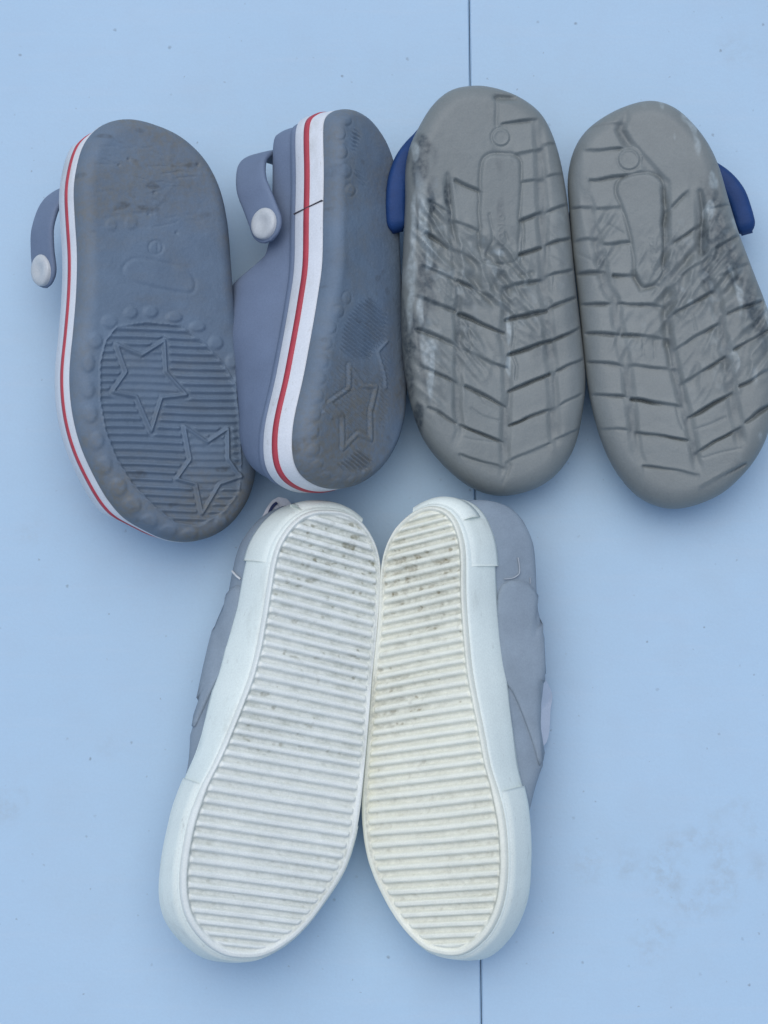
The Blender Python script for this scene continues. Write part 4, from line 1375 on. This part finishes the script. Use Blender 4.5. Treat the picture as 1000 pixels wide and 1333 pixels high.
sn2, up2, fox2 = sneaker('yellowed ribbed sneaker sole up, right of the pair, its grey canvas side and flap showing', F6, S2_OUT, (y2, x2, m2), 1, 131,
                   [(660, .003), (720, .0045), (760, .0052), (840, .0056), (900, .0064), (960, .0048), (1020, .0028), (1080, .0016), (1140, .0012), (1200, .0022), (1250, .004)],
                   ((606, 738), (540, 664)), ((474, 1075), (648, 1030)), ([.26, .40, .55, .75], [0, 1.30, 1.20, .95]), M['sole2'], ((596, 679), (534, 669)))


from mathutils import Vector
from mathutils.bvhtree import BVHTree


def surface(o):
    off = np.array(o.parent.location)
    vv = np.empty(len(o.data.vertices) * 3)
    o.data.vertices.foreach_get('co', vv)
    return BVHTree.FromPolygons((vv.reshape(-1, 3) + off).tolist(), [list(p.vertices) for p in o.data.polygons])


def on(bvh, px, py, lift=0.0012, zmiss=0.014, snap=False):
    """point on the canvas seen at a photo pixel; past its outline, a point low over the table"""
    d = ray([px], [py])[0]
    d = d / np.linalg.norm(d)
    loc, nor, _, _ = bvh.ray_cast(Vector(cam_pos), Vector(d))
    if loc is None:
        if snap:
            l_, n0, _, _ = bvh.find_nearest(Vector(at(px, py, 0.025)))
            n0 = np.array(n0)
            return np.array(l_) + n0 * lift * (1 if (np.array(l_) - np.array(at(500, py, .03))) @ n0 > 0 else -1)
        return at(px, py, zmiss)
    n_ = np.array(nor)
    if n_ @ d > 0:
        n_ = -n_
    return np.array(loc) + n_ * lift


def draped(name, mat, parent, fr, bvh, outline, thick, lift=0.0010, snap=False):
    """flap lying on the canvas: outline in photo pixels, filled by rings towards its middle and dropped on the surface"""
    o = resample(catmull(np.array(outline, float), n=10), 48)
    c = o.mean(0)
    rings = [1.0, 0.93, 0.7, 0.4, 0.05]
    V = []
    for k, r_ in enumerate(rings):
        for q in o:
            p = c + (q - c) * r_
            V.append(on(bvh, p[0], p[1], lift + thick * (0.35 if k == 0 else 0.8), snap=snap))
    low = [on(bvh, q[0], q[1], lift - thick * 0.6, snap=snap) for q in o]
    n = len(o)
    V = V + low
    F = []
    for k in range(len(rings) - 1):
        for i in range(n):
            j = (i + 1) % n
            F.append([k * n + i, k * n + j, (k + 1) * n + j, (k + 1) * n + i])
    F.append([(len(rings) - 1) * n + i for i in range(n)])
    b = len(rings) * n
    for i in range(n):
        j = (i + 1) % n
        F.append([i, b + i, b + j, j])
    return mesh_obj(name, np.array(V), F, mat, parent, base=fr.base)


def cord(name, mat, parent, fr, pts, rad, m=8, n=40):
    p = resample(catmull(np.array(pts), closed=False, n=10), n, closed=False)
    T = np.gradient(p, axis=0); T /= np.linalg.norm(T, axis=1, keepdims=True)
    a = np.cross(T, [0.1, 0.2, 1.0]); a /= np.linalg.norm(a, axis=1, keepdims=True)
    b = np.cross(T, a)
    an = np.linspace(0, 2 * math.pi, m, endpoint=False)
    V = p[:, None, :] + rad * (a[:, None, :] * np.cos(an)[None, :, None] + b[:, None, :] * np.sin(an)[None, :, None])
    F = []
    for i in range(n - 1):
        for j in range(m):
            F.append([i * m + j, i * m + (j + 1) % m, (i + 1) * m + (j + 1) % m, (i + 1) * m + j])
    F += [list(range(m))[::-1], [(n - 1) * m + j for j in range(m)]]
    return mesh_obj(name, V.reshape(-1, 3), F, mat, parent, base=fr.base)


bv1, bv2 = surface(up1), surface(up2)
draped('flap', M['canvas2'], sn2, F6, bv2, [(648, 850), (656, 884), (667, 900), (680, 930), (693, 966), (705, 1003), (709, 960), (709, 900), (707, 840), (703, 790), (690, 762), (664, 756), (648, 775)], 0.0008, 0.0006, True)
tab = [(700, 888, .014), (709, 886, .013), (718, 902, .010), (716, 922, .009), (710, 968, .009), (702, 978, .010), (698, 930, .012)]
tab_w = [at(*p) for p in tab]
for k_ in (0, 1, 5, 6):            # its root lies on the canvas, under the flap
    l_, n0, _, _ = bv2.find_nearest(Vector(tab_w[k_]))
    tab_w[k_] = np.array(l_)
slab('flap_tab', resample(catmull(np.array(tab_w), n=8), 40), 0.0014, M['ribbon'], sn2, F6.base)
draped('flap', M['canvas2'], sn1, F5, bv1, [(296, 862), (284, 884), (274, 904), (263, 928), (252, 950), (255, 925), (260, 900), (268, 862), (280, 815), (294, 778), (312, 762), (322, 790)], 0.0008, 0.0006, True)
# stitched seams and piping on the canvas
for a in range(11):
    y = 752 + a * 13.0
    x = 689 + 3.0 * math.sin((y - 740) / 60.0)
    cord('stitch', M['thread2'], up2, F6, [on(bv2, x, y, .0002), on(bv2, x + .3, y + 4, .0005), on(bv2, x + .6, y + 8, .0002)], 0.00022, 6, 8)
cord('piping', M['thread2'], up2, F6, [on(bv2, 656, 754, .0006), on(bv2, 665, 753, .0006), on(bv2, 672, 750, .0006), on(bv2, 676, 744, .0006), on(bv2, 674, 726, .0006)], 0.00032)
cord('piping', M['thread'], up1, F5, [on(bv1, 314, 754, .0006), on(bv1, 309, 750, .0006), on(bv1, 304, 744, .0006)], 0.0005)


def ribbon(name, mat, parent, fr, pts, w, t):
    p = resample(catmull(np.array([at(*q) for q in pts]), closed=False, n=12), 30, closed=False)
    T = np.gradient(p, axis=0); T /= np.linalg.norm(T, axis=1, keepdims=True)
    up_ = np.array([0, 0, 1.0])
    s_ = np.cross(T, up_); s_ /= np.linalg.norm(s_, axis=1, keepdims=True)
    n_ = np.cross(s_, T)
    V = []
    for k in range(len(p)):
        for a, b in ((-1, -1), (1, -1), (1, 1), (-1, 1)):
            V.append(p[k] + s_[k] * a * w / 2 + n_[k] * b * t / 2)
    F = []
    for k in range(len(p) - 1):
        for j in range(4):
            F.append([k * 4 + j, k * 4 + (j + 1) % 4, (k + 1) * 4 + (j + 1) % 4, (k + 1) * 4 + j])
    F += [[0, 1, 2, 3][::-1], [(len(p) - 1) * 4 + j for j in range(4)]]
    return mesh_obj(name, np.array(V), F, mat, parent, base=fr.base, smooth=False)


pl = ribbon('pull_loop', M['ribbon'], sn1, F5, [(342, 700, .026), (350, 680, .021), (358, 664, .016), (366, 657, .013), (374, 668, .015), (384, 690, .022)], 0.0075, 0.0010)
ribbon('loop_edging', M['navy'], pl, F5, [(337, 700, .0265), (346, 679, .0215), (354, 661, .0165), (360, 655, .0145)], 0.0013, 0.0014)
ribbon('loop_edging', M['navy'], pl, F5, [(352, 700, .0265), (358, 683, .0215), (365, 668, .0170), (369, 661, .0148)], 0.0020, 0.0014)
